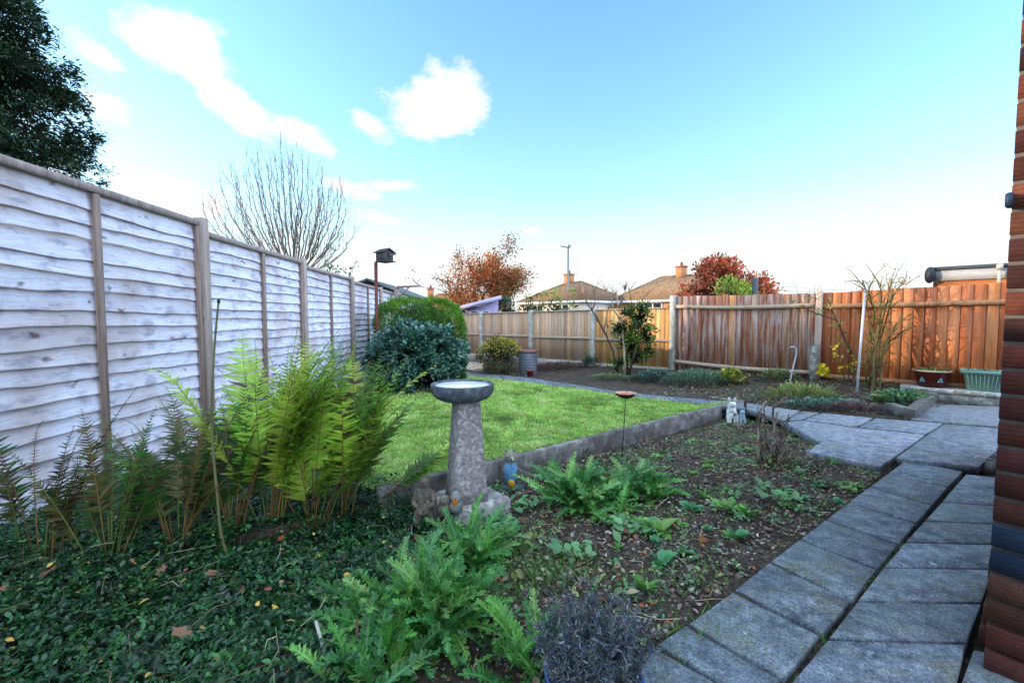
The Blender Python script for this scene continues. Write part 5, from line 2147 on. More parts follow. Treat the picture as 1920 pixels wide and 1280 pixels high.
mb.build('blossom', M['leaf'], yb)


def fence_shrub():
    """pruned shrub with bare forked stems and a leafy right side"""
    Y = 8.9
    base = np.array((at(1165, 692, Y)[0], Y, 0))
    base[2] = zat(base[0], Y)
    root = thing('forked_shrub', base, 'pruned shrub with bare forked grey stems and leafy right side by the far fence', 'shrub')
    mb = MB()
    bk = [srgb('7d6c5c'), srgb('5d4c40'), srgb('a09080')]
    lines = [[(1160, 695), (1148, 655), (1138, 632), (1124, 605), (1110, 582), (1100, 568), (1096, 556)], [(1132, 620), (1136, 600), (1140, 580), (1150, 560)], [(1168, 695), (1160, 660), (1150, 640), (1140, 615)],
             [(1172, 695), (1170, 650), (1166, 610), (1160, 575), (1156, 552)], [(1176, 695), (1178, 650), (1186, 610), (1184, 570), (1180, 545)], [(1178, 696), (1190, 660), (1194, 640), (1200, 600), (1204, 565)],
             [(1110, 582), (1116, 565), (1113, 550)], [(1124, 605), (1118, 585), (1124, 560)], [(1160, 575), (1170, 556), (1174, 540)], [(1164, 600), (1150, 580), (1146, 555), (1138, 546)], [(1184, 590), (1196, 570), (1210, 556)]]
    for s in lines:
        P = np.array([at(px, py, Y + .12 * math.sin(px * .31)) for px, py in s])
        if s[0][1] > 690:
            P[0][2] = base[2] - .03
        r0 = .026 if len(s) > 4 else .015
        mb.tube(P, np.linspace(r0, r0 * .35, len(P)), 7, pal(bk, 1)[0])
        for q in P[2:]:
            for _ in range(5):
                d = np.array((rng.normal(0, .5), rng.normal(0, .5), 1))
                L = rng.uniform(.1, .3)
                mb.tube([q, q + d * L * .5 + rng.normal(0, .02, 3), q + d * L], [.006, .004, .002], 4, pal([srgb('8a6a58'), srgb('a08070'), srgb('6a5a4a')], 1)[0], False)
    mb.build('stems', M['bark'], root, True)
    mb = MB()
    for cx, cy, r, n in ((1197, 598, (.20, .18, .18), 750), (1212, 628, (.16, .16, .16), 480), (1180, 640, (.2, .18, .2), 620), (1163, 618, (.15, .14, .14), 420), (1192, 668, (.18, .16, .14), 420), (1160, 682, (.16, .14, .1), 260), (1206, 576, (.10, .1, .12), 160), (1176, 585, (.12, .12, .12), 220), (1215, 660, (.12, .1, .12), 160)):
        p = at(cx, cy, Y)
        bush(mb, p, r, n, .05, .45, [srgb('5c7d24'), srgb('7a9430'), srgb('3f641c'), srgb('2f4f1c')], None, 26, .4, '1a2a10', cx, .38, -.95, .15)
    mb.build('foliage', M['leaf'], root)


fence_shrub()


def right_shrub():
    """tall bare straggly stems on the right, beside the white pole"""
    Y = 6.55
    base = np.array((at(1640, 730, Y)[0], Y, 0))
    base[2] = zat(base[0], Y)
    root = thing('straggly_shrub', base, 'tall straggly shrub of bare arching stems right of the white pole', 'shrub')
    mb = MB()
    lf = MB()
    lines = [[(1634, 735), (1636, 700), (1640, 660), (1650, 620), (1660, 580), (1668, 545), (1672, 530)], [(1640, 735), (1645, 690), (1655, 650), (1680, 610), (1705, 590), (1735, 578)],
             [(1640, 735), (1648, 680), (1668, 640), (1695, 620), (1720, 608)], [(1632, 735), (1628, 690), (1636, 640), (1640, 590), (1630, 550), (1612, 528)],
             [(1638, 735), (1642, 670), (1648, 610), (1652, 560), (1650, 532)], [(1645, 735), (1654, 700), (1650, 640), (1664, 590), (1676, 550), (1700, 525)], [(1630, 735), (1640, 690), (1632, 620), (1625, 570), (1632, 530)], [(1650, 735), (1640, 705), (1650, 680), (1634, 672)]]
    for s in lines:
        P = np.array([at(px, py, Y + .15 * math.sin(px * .37 + py * .01)) for px, py in s])
        P[0][2] = base[2] - .02
        P[:2, 0] += rng.uniform(-.07, .07)
        mb.tube(P, np.linspace(.015, .005, len(P)), 6, pal([srgb('6a5a3c'), srgb('7a6a48'), srgb('5c5a34')], 1)[0], False)
        for q, q2 in zip(P[1:-1], P[2:]):
            for _ in range(6):
                d = (q2 - q) / np.linalg.norm(q2 - q) + rng.normal(0, .55, 3)
                L = rng.uniform(.08, .26)
                a = q + (q2 - q) * rng.random()
                e = a + d * L
                mb.tube([a, (a + e) / 2 + rng.normal(0, .015, 3), e], [.008, .006, .003], 4, pal([srgb('7a7040'), srgb('86603c'), srgb('6a6a3a')], 1)[0], False)
                k = 3
                leafset(lf, np.tile(e, (k, 1)) + rng.normal(0, .04, (k, 3)), unit(k), unit(k), rng.uniform(.015, .035, k), .5, pal([srgb('7a8a34'), srgb('96903c'), srgb('5f7a34')], k))
    mb.build('stems', M['bark'], root, True)
    lf.build('leaves', M['leaf'], root)
    # climbing plant tied to the fence post, yellow leaves
    Y = 7.0
    base = np.array((at(1585, 735, Y)[0], Y, 0))
    base[2] = zat(base[0], Y)
    root = thing('climbing_rose', base, 'climbing plant with thick crooked stem and a few yellow leaves at the fence post', 'climber')
    mb, lf = MB(), MB()
    lines = [[(1600, 730), (1602, 690), (1596, 660), (1584, 635), (1574, 610), (1568, 600), (1545, 592), (1525, 586), (1508, 576), (1500, 572)], [(1586, 735), (1582, 700), (1574, 672), (1568, 640), (1566, 610)],
             [(1590, 735), (1592, 690), (1584, 655)], [(1568, 600), (1560, 580), (1552, 560)], [(1525, 586), (1530, 560), (1526, 545)]]
    for i, s in enumerate(lines):
        P = np.array([at(px, py, Y + .01 * i) for px, py in s])
        P += np.r_[NR * .0, 0]
        if s[0][1] > 720:
            P[0][2] = base[2] - .02
        mb.tube(P, np.linspace(.020 if i == 0 else .011, .007 if i == 0 else .004, len(P)), 7, pal([srgb('5c4c42'), srgb('6a5a48')], 1)[0], False)
        for q in P[1:]:
            k = 5
            leafset(lf, q + rng.normal(0, .07, (k, 3)), unit(k), unit(k), rng.uniform(.03, .07, k), .6, pal([srgb('7f9a3c'), srgb('a0a03a'), srgb('6a8a40')], k))
            d = rng.normal(0, .6, 3) + (0, 0, .3)
            mb.tube([q, q + d * .15, q + d * .3 + (0, 0, .05)], [.004, .003, .0015], 4, srgb('6a6040'), False)
    for cx, cy, n, s in ((1541, 697, 16, .09), (1565, 660, 7, .06), (1580, 690, 8, .05), (1600, 680, 7, .05)):
        p = at(cx, cy, Y - .05)
        leafset(lf, p + rng.normal(0, .035, (n, 3)), unit(n) * [1, .4, 1], np.tile(-np.r_[p[:2], 0] / 7, (n, 1)) + unit(n) * .4, rng.uniform(s * .7, s * 1.2, n), .7, pal([srgb('e0c020'), srgb('cfae1c'), srgb('a8a82c')], n, None, .15))
    mb.build('stems', M['bark'], root, True)
    lf.build('leaves', M['leaf'], root)


right_shrub()


def low_plant(name, px, py, rx, ry, h, n, ln, wd, cols, label, cat='plant', mat='leaf', group=None):
    p = G(px, py)
    mb = MB()
    x, y = rng.normal(0, .45, n), rng.normal(0, .45, n)
    k = np.hypot(x, y) < 1.15
    x, y = x[k], y[k]
    n = len(x)
    z = (1 - np.clip(x * x + y * y, 0, 1)) ** .6 * h * rng.uniform(.35, 1.1, n)
    X, Yy = p[0] + x * rx, p[1] + y * ry
    D = np.c_[x * .9, y * .9, np.full(n, .7)] + unit(n) * .6
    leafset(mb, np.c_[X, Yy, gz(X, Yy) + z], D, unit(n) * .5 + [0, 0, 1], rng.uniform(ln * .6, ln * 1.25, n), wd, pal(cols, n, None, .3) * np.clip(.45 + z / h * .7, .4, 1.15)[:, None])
    return single(mb, name, M[mat], p, label, cat, group)


GG = [srgb('6d8a72'), srgb('5a7a60'), srgb('86a07e'), srgb('4c6a50')]
low_plant('lavender_mat', 1302, 722, .62, .45, .24, 2600, .05, .25, GG, 'grey green mound of fine leaves at the foot of the bleached boards')
low_plant('leafy_mat', 1225, 714, .5, .4, .17, 1500, .05, .45, [srgb('4f6a5c'), srgb('3f5a4c'), srgb('6a8470')], 'dark grey green leafy mat below the fence corner post')
low_plant('lime_plant', 1368, 718, .24, .22, .22, 420, .08, .55, [srgb('9aa84c'), srgb('b8a848'), srgb('7d9448')], 'yellow green rosette right of the grey green mound')
low_plant('low_weed_clump', 1455, 712, .35, .3, .16, 600, .05, .4, [srgb('6d8a54'), srgb('7d8a5c'), srgb('8a8458')], 'loose green tuft left of the hooked stick')
low_plant('iris_clump', 1500, 752, .5, .3, .16, 420, .13, .14, [srgb('86a45c'), srgb('9aae6c'), srgb('a8a05c')], 'pale strappy leaves around the foot of the hooked stick')
low_plant('creeping_plant', 1550, 765, .7, .28, .09, 900, .05, .5, [srgb('5f8474'), srgb('7a9a86'), srgb('4c6a5c')], 'blue green creeping plant along the bed edge in front of the white pole')
low_plant('heather_mat', 1600, 772, .45, .2, .10, 900, .04, .25, [srgb('7a5058'), srgb('8a6468'), srgb('6a5a50')], 'low purple heather patch at the bed edge near the paving')
low_plant('primrose_patch', 1690, 755, .38, .28, .12, 420, .08, .5, [srgb('8aa45c'), srgb('6d9460'), srgb('4f7a64')], 'green leafy plants inside the dark edging blocks')
low_plant('heather_mat', 1035, 692, 1.0, .55, .12, 2600, .06, .2, [srgb('7a5a54'), srgb('8a6a60'), srgb('6a4c48'), srgb('6a6250')], 'wide reddish brown heather patch right of the dustbin')
low_plant('leafy_mat', 1140, 712, .5, .3, .10, 500, .05, .4, [srgb('6d8a54'), srgb('7d8a5c')], 'thin green weeds beside the far stone path')
low_plant('ivy_clump', 1110, 686, .28, .2, .22, 420, .06, .6, [srgb('3f5a44'), srgb('4f6a4c')], 'dark ivy clump at the base of the third fence post')
low_plant('low_weed_clump', 925, 700, .7, .25, .10, 500, .05, .4, [srgb('6d7a54'), srgb('5c6a44')], 'sparse weeds in front of the yellow shrub')


# ------------------------------------------------------------------ background: trees
def tree_leaves(mb, tips, n_per, ln, wd, cols, wts=None, sp=.3, drop=-.1):
    for p, d, dep in tips:
        k = n_per
        q = p + unit(k) * (rng.random(k) ** .6)[:, None] * sp
        leafset(mb, q, unit(k) + np.array((0, 0, drop)), unit(k) + [0, 0, .5], rng.uniform(ln * .6, ln * 1.3, k), wd, pal(cols, k, wts, .3) * rng.uniform(.65, 1.2))


def dark_tree():
    b = np.array((-15.7, 13.6, -.3))
    root = thing('evergreen_tree', b, 'large dark evergreen tree rising above the left end of the fence', 'tree')
    mb = MB()
    mb.tube([b, b + (.1, 0, 2), b + (.0, .1, 5.8), b + (.1, 0, 10.4)], [.28, .24, .15, .03], 10, srgb('4a3c30'))
    lf = MB()
    D5 = [srgb('26402c'), srgb('335034'), srgb('1c3226'), srgb('45603a'), srgb('5c5a34')]
    zc = 1.2
    while zc < 11.3:
        f = zc / 11.3
        R_ = 3.15 * (1 - f) ** .62 + .5
        nb = int(7 + 5 * (1 - f))
        a0 = rng.uniform(0, 6.28)
        for k in range(nb):
            a = a0 + 2 * PI * k / nb + rng.normal(0, .2)
            L = R_ * rng.uniform(.62, 1.18)
            P = [b + (0, 0, zc + .3)]
            e = rng.uniform(-.05, .35)
            h = np.array((math.cos(a), math.sin(a), 0))
            for j in range(5):
                P.append(P[-1] + (h * math.cos(e) + np.array((0, 0, math.sin(e)))) * L / 5 + rng.normal(0, .03, 3))
                e -= .10
            mb.tube(P, np.linspace(.05, .008, 6), 5, srgb('3c3028'), False)
            P = np.array(P)
            n = int(330 * L)
            t = rng.random(n) ** .6
            i0 = np.clip((t * 5).astype(int), 0, 4)
            q = P[i0] + (P[i0 + 1] - P[i0]) * (t * 5 - i0)[:, None]
            # layered sprays with gaps
            q = q + np.c_[rng.normal(0, .24, (n, 2)), rng.normal(-.02, .17, n)] * (.5 + .75 * np.sin(t * PI))[:, None]
            gap = np.array([mnoise.noise(Vector(v_ * 1.15)) + .45 * mnoise.noise(Vector(v_ * 2.9)) for v_ in q]) > -.16
            q, t = q[gap], t[gap]
            n = len(q)
            D = np.tile(h, (n, 1)) + unit(n) * .9
            C = pal(D5, n, [.34, .26, .22, .12, .06], .3) * (.55 + .6 * t)[:, None] * rng.uniform(.7, 1.2)
            leafset(lf, q, D, unit(n) * .5 + [0, 0, 1], rng.uniform(.10, .21, n), .38, np.clip(C, .002, .5), LEAF4_V, LEAF4_F)
        zc += rng.uniform(.34, .50)
    mb.build('trunk', M['bark'], root)
    lf.build('crown', M['leaf'], root)


dark_tree()


def shadow_caster_tree(x, y, h, L, prob, k, sp, seed, label):  # unseen trees added to throw dappled shade on the right fence
    global rng
    keep, rng = rng, np.random.default_rng(seed)
    b = np.array((x, y, -.3))
    root = thing('unseen_shadow_tree', b, label, 'tree')
    mb, lf = MB(), MB()
    tips = []
    mb.tube([b, b + (0, 0, h + .2)], [.2, .15], 8, srgb('4a3c30'))
    for i in range(6):
        a = i * 1.05
        branchy(mb, b + (0, 0, h), np.array((math.cos(a) * .55, math.sin(a) * .55, 1)), L, .10, 3, srgb('54463a'), .2, (2, 3), .55, .7, .2, 4, 5, tips, .015)
    for p, d, dep in tips:
        if rng.random() < prob:
            q = p + unit(k) * (rng.random(k) ** .5)[:, None] * sp
            leafset(lf, q, unit(k), unit(k), rng.uniform(.12, .24, k), .55, pal([srgb('6a5a34'), srgb('5c6a34'), srgb('7a5a34')], k), LEAF4_V, LEAF4_F)
    mb.build('trunk', M['bark'], root)
    lf.build('crown', M['leaf'], root)
    rng = keep


shadow_caster_tree(-16.5, 8.9, 2.2, 1.5, 1.0, 60, .42, 1, 'added unseen open crowned tree far to the left that shades the right fence')
shadow_caster_tree(-19.6, 6.8, 3.9, 1.4, .30, 34, .32, 1, 'added unseen thin half bare tree that dapples the end of the right fence')


def bare_tree():
    Y = 12.0
    b = np.array((at(560, 500, Y)[0], Y, -.45))
    root = thing('bare_tree', b, 'leafless pollarded tree with upswept thin branches behind the left fence', 'tree')
    mb = MB()
    mb.tube([b, b + (-.1, 0, 1.6), b + (-.12, 0, 2.5)], [.13, .11, .10], 9, srgb('5c5246'))
    top = b + (-.12, 0, 2.45)
    mb.blob(top, (.2, .2, .18), srgb('544a3c'), 12, 8, .2, 3)
    ends = [(405, 370), (412, 330), (432, 300), (445, 330), (462, 278), (478, 300), (482, 265), (505, 285), (526, 262), (540, 290), (566, 290), (578, 310), (604, 312), (585, 330), (618, 345), (625, 355), (640, 365), (650, 372), (420, 400), (500, 300), (640, 440), (440, 390), (550, 280)]
    ends = ends + [(px + rng.uniform(-26, 26), py + rng.uniform(8, 60)) for px, py in ends]
    for i, (px, py) in enumerate(ends):
        e = at(px, py, Y + rng.uniform(-1.2, 1.2))
        dx = e - top
        n = 14
        P = []
        for k in range(n + 1):
            f = k / n
            P.append(top + np.array((dx[0] * (1 - (1 - f) ** 1.9), dx[1] * (1 - (1 - f) ** 1.7), dx[2] * f ** 1.12)) + rng.normal(0, .018, 3))
        P = np.array(P)
        mb.tube(P, np.linspace(.024, .005, n + 1), 5, pal([srgb('7e7060'), srgb('6a5c4e'), srgb('8c7c68')], 1)[0], False)
        for k in range(4, n, 1):
            for _ in range(2):
                if rng.random() < .85:
                    t = P[min(n, k + 1)] - P[k - 1]
                    t /= np.linalg.norm(t)
                    d = t + rng.normal(0, .42, 3)
                    d[2] = abs(d[2]) + .25
                    d /= np.linalg.norm(d)
                    L = rng.uniform(.25, .8)
                    q = P[k]
                    m1 = q + d * L * .5
                    m2 = m1 + (d + (0, 0, .5)) * L * .42
                    mb.tube([q, m1, m2], [.005, .0042, .0035], 4, pal([srgb('84745f'), srgb('948474')], 1)[0], False)
    mb.build('branches', M['bark'], root)
    mb = MB()
    bush(mb, top + (.1, -.1, .1), (.35, .3, .22), 500, .07, .5, [srgb('4a5a2c'), srgb('5f6a34')], clumps=20, bottom=-1)
    mb.build('ivy', M['leaf'], root)


bare_tree()


def orange_tree():
    Y = 24.0
    b = np.array((at(905, 575, Y)[0], Y, -.5))
    root = thing('autumn_tree', b, 'autumn tree with orange leaves on the right and bare twigs on the left', 'tree')
    mb, lf = MB(), MB()
    tips = []
    for k in range(12):
        a = -1.2 + k * .22
        d = np.array((math.sin(a) * .95 - .18, rng.normal(0, .25), math.cos(a) + .15))
        branchy(mb, b + (0, 0, .8), d, 2.0, .085, 3, srgb('6a5444'), .2, (2, 3), .55, .68, .25, 5, 5, tips, .015)
    mb.tube([b, b + (0, 0, 1.1)], [.2, .16], 8, srgb('5a4638'))
    cols = [srgb('c8683a'), srgb('de9048'), srgb('a8603a'), srgb('8c6a3c'), srgb('70663c')]
    for p, d, dep in tips:
        x, z = p[0] - b[0], p[2]
        keep = np.clip(.85 + x * .33, .1, 1)
        if dep > 1 or rng.random() > keep or z > 5.2:
            continue
        k = 36
        w = [.34, .24, .2, .14, .08] if x < .9 else [.16, .10, .26, .26, .22]
        q = p + unit(k) * (rng.random(k) ** .5)[:, None] * .55
        leafset(lf, q, unit(k), unit(k) + [0, 0, .5], rng.uniform(.07, .15, k), .6, pal(cols, k, w, .3) * rng.uniform(.7, 1.2), LEAF4_V, LEAF4_F)
    mb.build('branches', M['bark'], root)
    lf.build('crown', M['dry'], root)


orange_tree()


def bg_bush(name, px0, px1, top, bottom, Y, n, ln, cols, label, wd=.5, wts=None, cat='shrub', depth=1.0, clumps=80, lump=.2, group=None, seed=0):
    x0, x1 = at(px0, 600, Y)[0], at(px1, 600, Y)[0]
    zt = at(0, top, Y)[2]
    gnd = zat((x0 + x1) / 2, Y)
    c = ((x0 + x1) / 2, Y, (zt + gnd) / 2)
    rad = ((x1 - x0) / 2 * .92, (x1 - x0) / 2 * depth, (zt - gnd) / 2 * .95)
    return shrub(name, c, rad, (c[0], Y, gnd), n, ln, wd, cols, label, 'leaf', wts, 5, group, cat, clumps=clumps, lump=lump, seed=seed, spread=.1)


RED = [srgb('d8603e'), srgb('e88a50'), srgb('b0503a'), srgb('b07a4c'), srgb('585038')]
bg_bush('red_leaved_shrub', 1262, 1460, 502, 600, 13.2, 14000, .11, RED, 'wide red leaved shrub showing above the right fence', .5, [.34, .24, .18, .12, .12], depth=.5, clumps=150, seed=3, lump=.16)
bg_bush('golden_shrub', 1312, 1420, 524, 600, 11.2, 5200, .085, [srgb('96b63a'), srgb('b0c848'), srgb('749430'), srgb('c0cc60')], 'bright green shrub in front of the red leaved one', .35, depth=.6, clumps=110, seed=6, lump=.1)
bg_bush('evergreen_shrub', 930, 971, 559, 600, 19.0, 1900, .10, [srgb('35543c'), srgb('2c4a34'), srgb('456a44')], 'small dark rounded evergreen right of the lilac shed', .4, depth=.8, clumps=60, seed=2)
bg_bush('olive_shrub', 972, 1022, 553, 600, 17.5, 1500, .10, [srgb('7a8444'), srgb('5f6f34'), srgb('8a7a44')], 'loose olive green shrub behind the second fence bay', .45, depth=.7, clumps=40, seed=8, lump=.35)
bg_bush('olive_shrub', 1015, 1058, 547, 592, 18.0, 1400, .11, [srgb('7a8a3c'), srgb('96a048'), srgb('6a7a34')], 'pale green shrub just left of the street lamp pole', .4, depth=.7, clumps=36, seed=9, lump=.35)
bg_bush('olive_shrub', 1062, 1084, 551, 592, 17.0, 520, .10, [srgb('6a7a34'), srgb('86903c')], 'narrow green sprig just right of the street lamp pole', .35, depth=.7, clumps=14, seed=12, lump=.4)
bg_bush('overhanging_shrub', 606, 636, 478, 540, 10.5, 420, .07, [srgb('5f7a54'), srgb('74946a')], 'grey green shrub top peeping over the left fence', .5, depth=.6, clumps=20, seed=5)
# a sprig that stands above the fence
b = np.array((fx(8.1) - .25, 8.1, -.35))
root = thing('rose_sprig', b, 'thin leafy sprig sticking up over the left fence', 'plant')
mb, lf = MB(), MB()
P = np.array([b, at(650, 540, 8.1), at(655, 515, 8.1), at(662, 503, 8.1), at(669, 490, 8.1)])
mb.tube(P, [.012, .008, .006, .005, .003], 5, srgb('4c4a34'))
mb.tube([P[2], at(646, 508, 8.1)], [.005, .003], 4, srgb('4c4a34'))
for q, k in ((at(669, 492, 8.1), 6), (at(662, 503, 8.1), 6), (at(655, 514, 8.1), 7), (at(647, 507, 8.1), 4), (at(652, 522, 8.1), 10)):
    leafset(lf, q + rng.normal(0, .03, (k, 3)), unit(k), unit(k), rng.uniform(.04, .07, k), .5, jit(srgb('2c3f24'), k, .3))
mb.build('stem', M['bark'], root)
lf.build('leaves', M['leaf'], root)


# ------------------------------------------------------------------ background: houses
def hip_house(loc, hx, hy, rz, eaves, ridge, roofc, wallc, label, chim=None, wins=(), band=None, gz0=-.5, ridge_len=None, roofd=None, name='bungalow', aerials=1):
    """hipped bungalow: local x along the ridge"""
    loc = np.asarray(loc, float)
    root = thing(name, (loc[0], loc[1], gz0), label, 'house', None)
    X, Y = np.array((math.cos(rz), math.sin(rz), 0)), np.array((-math.sin(rz), math.cos(rz), 0))
    W = lambda x, y, z: np.array((loc[0], loc[1], 0)) + X * x + Y * y + np.array((0, 0, z))
    mb = MB()
    mb.box(W(0, 0, (gz0 + eaves) / 2), X * hx, Y * hy, (0, 0, (eaves - gz0) / 2), wallc)
    wall = mb.build('wall', M['render'], root)
    o = .35
    rl = (hx - hy) if ridge_len is None else ridge_len
    rl = max(rl, .05)
    mb = MB()
    z0 = eaves - .06
    c = [W(-hx - o, -hy - o, z0), W(hx + o, -hy - o, z0), W(hx + o, hy + o, z0), W(-hx - o, hy + o, z0), W(-rl, 0, ridge), W(rl, 0, ridge)]
    mb.add(c, [(3, 0, 4), (1, 2, 5)], [(0, 1, 5, 4), (2, 3, 4, 5), (0, 3, 2, 1)], roofc)
    roof = mb.build('roof', M['roof'], root)
    mb = MB()
    for a, b in ((0, 1), (1, 2), (2, 3), (3, 0)):
        d = (c[b] - c[a]) / 2
        L = np.linalg.norm(d)
        n = np.cross(d / L, (0, 0, 1))
        mb.box((c[a] + c[b]) / 2 + n * .02 - (0, 0, .09), d * 1.003, n * .02, (0, 0, .10), (.86, .85, .82))
    mb.build('fascia', M['paint'], roof)
    mb = MB()
    for a, b in ((0, 4), (1, 5), (2, 5), (3, 4), (4, 5)):
        mb.tube([c[a], c[b]], .09, 6, roofc * 1.15)
    mb.build('ridge_tiles', M['roof'], roof)
    if chim:
        x, y, w, h = chim
        mb = MB()
        zz = ridge - .5
        mb.box(W(x, y, zz + (h + .5) / 2), X * w, Y * w * .75, (0, 0, (h + .5) / 2), srgb('b07a54'))
        mb.box(W(x, y, ridge + h + .05), X * (w + .06), Y * (w * .75 + .06), (0, 0, .06), srgb('a06a48'))
        ch = mb.build('chimney', M['render'], roof)
        mb = MB()
        mb.lathe([(.13, 0), (.11, .35), (.13, .37)], W(x, y, ridge + h + .10), 10, srgb('a05a3c'))
        mb.build('chimney_pot', M['render'], ch)
        for k in range(aerials):
            mb = MB()
            q = W(x + .2 + k * .9, y, ridge + h * .6)
            mb.tube([q, q + (0, 0, 2.0)], .022, 4, (.45, .45, .47))
            mb.tube([q + (-.9, 0, 1.8), q + (.3, 0, 1.95)], .018, 4, (.45, .45, .47))
            for j in range(5):
                e = q + (-.8 + j * .22, 0, 1.815 + j * .027)
                mb.tube([e + (0, -.2, -.1), e + (0, .2, .1)], .012, 4, (.45, .45, .47))
            mb.build('aerial', M['metal'], root)
    for (side, u, z0_, z1_, w, n) in wins:
        a = {'front': (W(u, -hy - .02, 0), X), 'left': (W(-hx - .02, u, 0), -Y), 'right': (W(hx + .02, u, 0), Y)}[side]
        c0, T = a
        N = np.cross(T, (0, 0, 1))
        mb = MB()
        m = c0 + (0, 0, (z0_ + z1_) / 2)
        h = (z1_ - z0_) / 2
        for s in (-1, 1):
            mb.box(m + np.array((0, 0, s * h)), T * (w + .05), N * .05, (0, 0, .05), (.85, .85, .84))
        for k in range(n + 1):
            mb.box(m + T * (-w + 2 * w * k / n), T * .05, N * .045, (0, 0, h - .052), (.85, .85, .84))
        wf = mb.build('window', M['paint'], wall)
        mb = MB()
        mb.box(m, T * w, N * .012, (0, 0, h), (.05, .06, .08))
        g = mb.build('pane', M['glass'], root)
    return root, W, X, Y


az = R(42)
brn, brn2 = srgb('846850'), srgb('8e7056')
Y = 40.0
p = at(1095, 560, Y)
hip_house((p[0] - .3, Y + 4.2), 4.2, 3.6, R(-48), 2.6, 4.6, brn, srgb('d8ccb8'), 'far bungalow with brown hipped roof behind the street lamp', (-.7, 0, .42, .75), (('front', -2.0, .5, 2.25, 1.2, 3), ('front', 1.6, .5, 2.25, .8, 2)), ridge_len=.9, aerials=2)
Y = 36.0
p = at(1262, 545, Y)
hip_house((p[0] + 3.2, Y + 4.6), 5.6, 4.2, R(-42), 2.62, 4.95, brn2, srgb('c98a5c'), 'bungalow with brown tiled roof and white window left of the red shrub', (-.7, -.2, .42, .75), (('left', 1.2, .6, 2.3, 1.3, 3), ('left', -2.2, .6, 2.3, .7, 2), ('front', -2, .6, 2.3, 1.2, 3), ('front', 1.6, .6, 2.3, .8, 2)), ridge_len=2.6)
Y = 46.0
p = at(842, 560, Y)
hip_house((p[0] + 1.0, Y + 4), 5.0, 3.6, R(10), 1.75, 3.7, srgb('b0764e'), srgb('c98a5c'), 'distant house with orange tiled roof behind the autumn tree', (-3.6, 0, .35, .5), ridge_len=2.8, aerials=0)
Y = 70.0
p = at(782, 565, Y)
hip_house((p[0], Y), 4.0, 3.5, R(0), 2.0, 3.4, srgb('8a7460'), srgb('b8a890'), 'tiny distant roof with brick chimney above the clipped conifer', (0, 0, .45, 1.0), ridge_len=1.0, aerials=0)
Y = 62.0
p = at(1500, 545, Y)
hip_house((p[0], Y), 3.4, 3.2, R(-20), 2.9, 3.9, srgb('c8b098'), srgb('e8dcc8'), 'pale sunlit distant house above the right fence', None, ridge_len=.6)


def shed():
    Y = 17.5
    root = thing('lilac_shed', (at(905, 575, Y)[0], Y, -.5), 'lilac painted shed with a sloping felt roof behind the back fence', 'shed')
    a, b = at(872, 590, Y), at(932, 560, Y)
    x0, x1 = a[0], b[0]
    zl, zr = at(0, 577, Y)[2], at(0, 561.5, Y)[2]
    mb = MB()
    V = []
    for y in (Y, Y + 2.2):
        V += [(x0, y, -.5), (x1, y, -.5), (x1, y, zr), (x0, y, zl)]
    mb.add(V, None, [(0, 1, 2, 3), (5, 4, 7, 6), (1, 5, 6, 2), (4, 0, 3, 7), (3, 2, 6, 7)], srgb('a39cb6'))
    wall = mb.build('wall', M['paint'], root)
    s = (zr - zl) / (x1 - x0)
    mb = MB()
    m = np.array(((x0 + x1) / 2, Y + 1.05, (zl + zr) / 2 + .05))
    d = np.array((1, 0, s)) * ((x1 - x0) / 2 + .18)
    mb.box(m, d, (0, 1.3, 0), (0, 0, .045), srgb('4a4a52'))
    roof = mb.build('roof', M['paint'], root)
    mb = MB()
    mb.box(m - (0, 1.33, .02), d, (0, .03, 0), (0, 0, .08), srgb('b0a8c4'))
    mb.build('fascia', M['paint'], roof)
    for u in (.30, .62):
        xx = x0 + (x1 - x0) * u
        mb = MB()
        zc = zl - .28
        mb.box((xx, Y - .02, zc), (.17, 0, 0), (0, .015, 0), (0, 0, .16), srgb('c9c0dc'))
        w = mb.build('window', M['paint'], wall)
        mb = MB()
        mb.box((xx, Y - .04, zc), (.14, 0, 0), (0, .008, 0), (0, 0, .13), (.04, .04, .05))
        mb.build('pane', M['glass'], w)
    mb = MB()
    mb.box((x0 - .5, Y + .3, (zl - .5) / 2 - .05), (.42, 0, 0), (0, .7, 0), (0, 0, (zl + .4) / 2), srgb('3a3c44'))
    mb.build('lean_to', M['paint'], root)


shed()


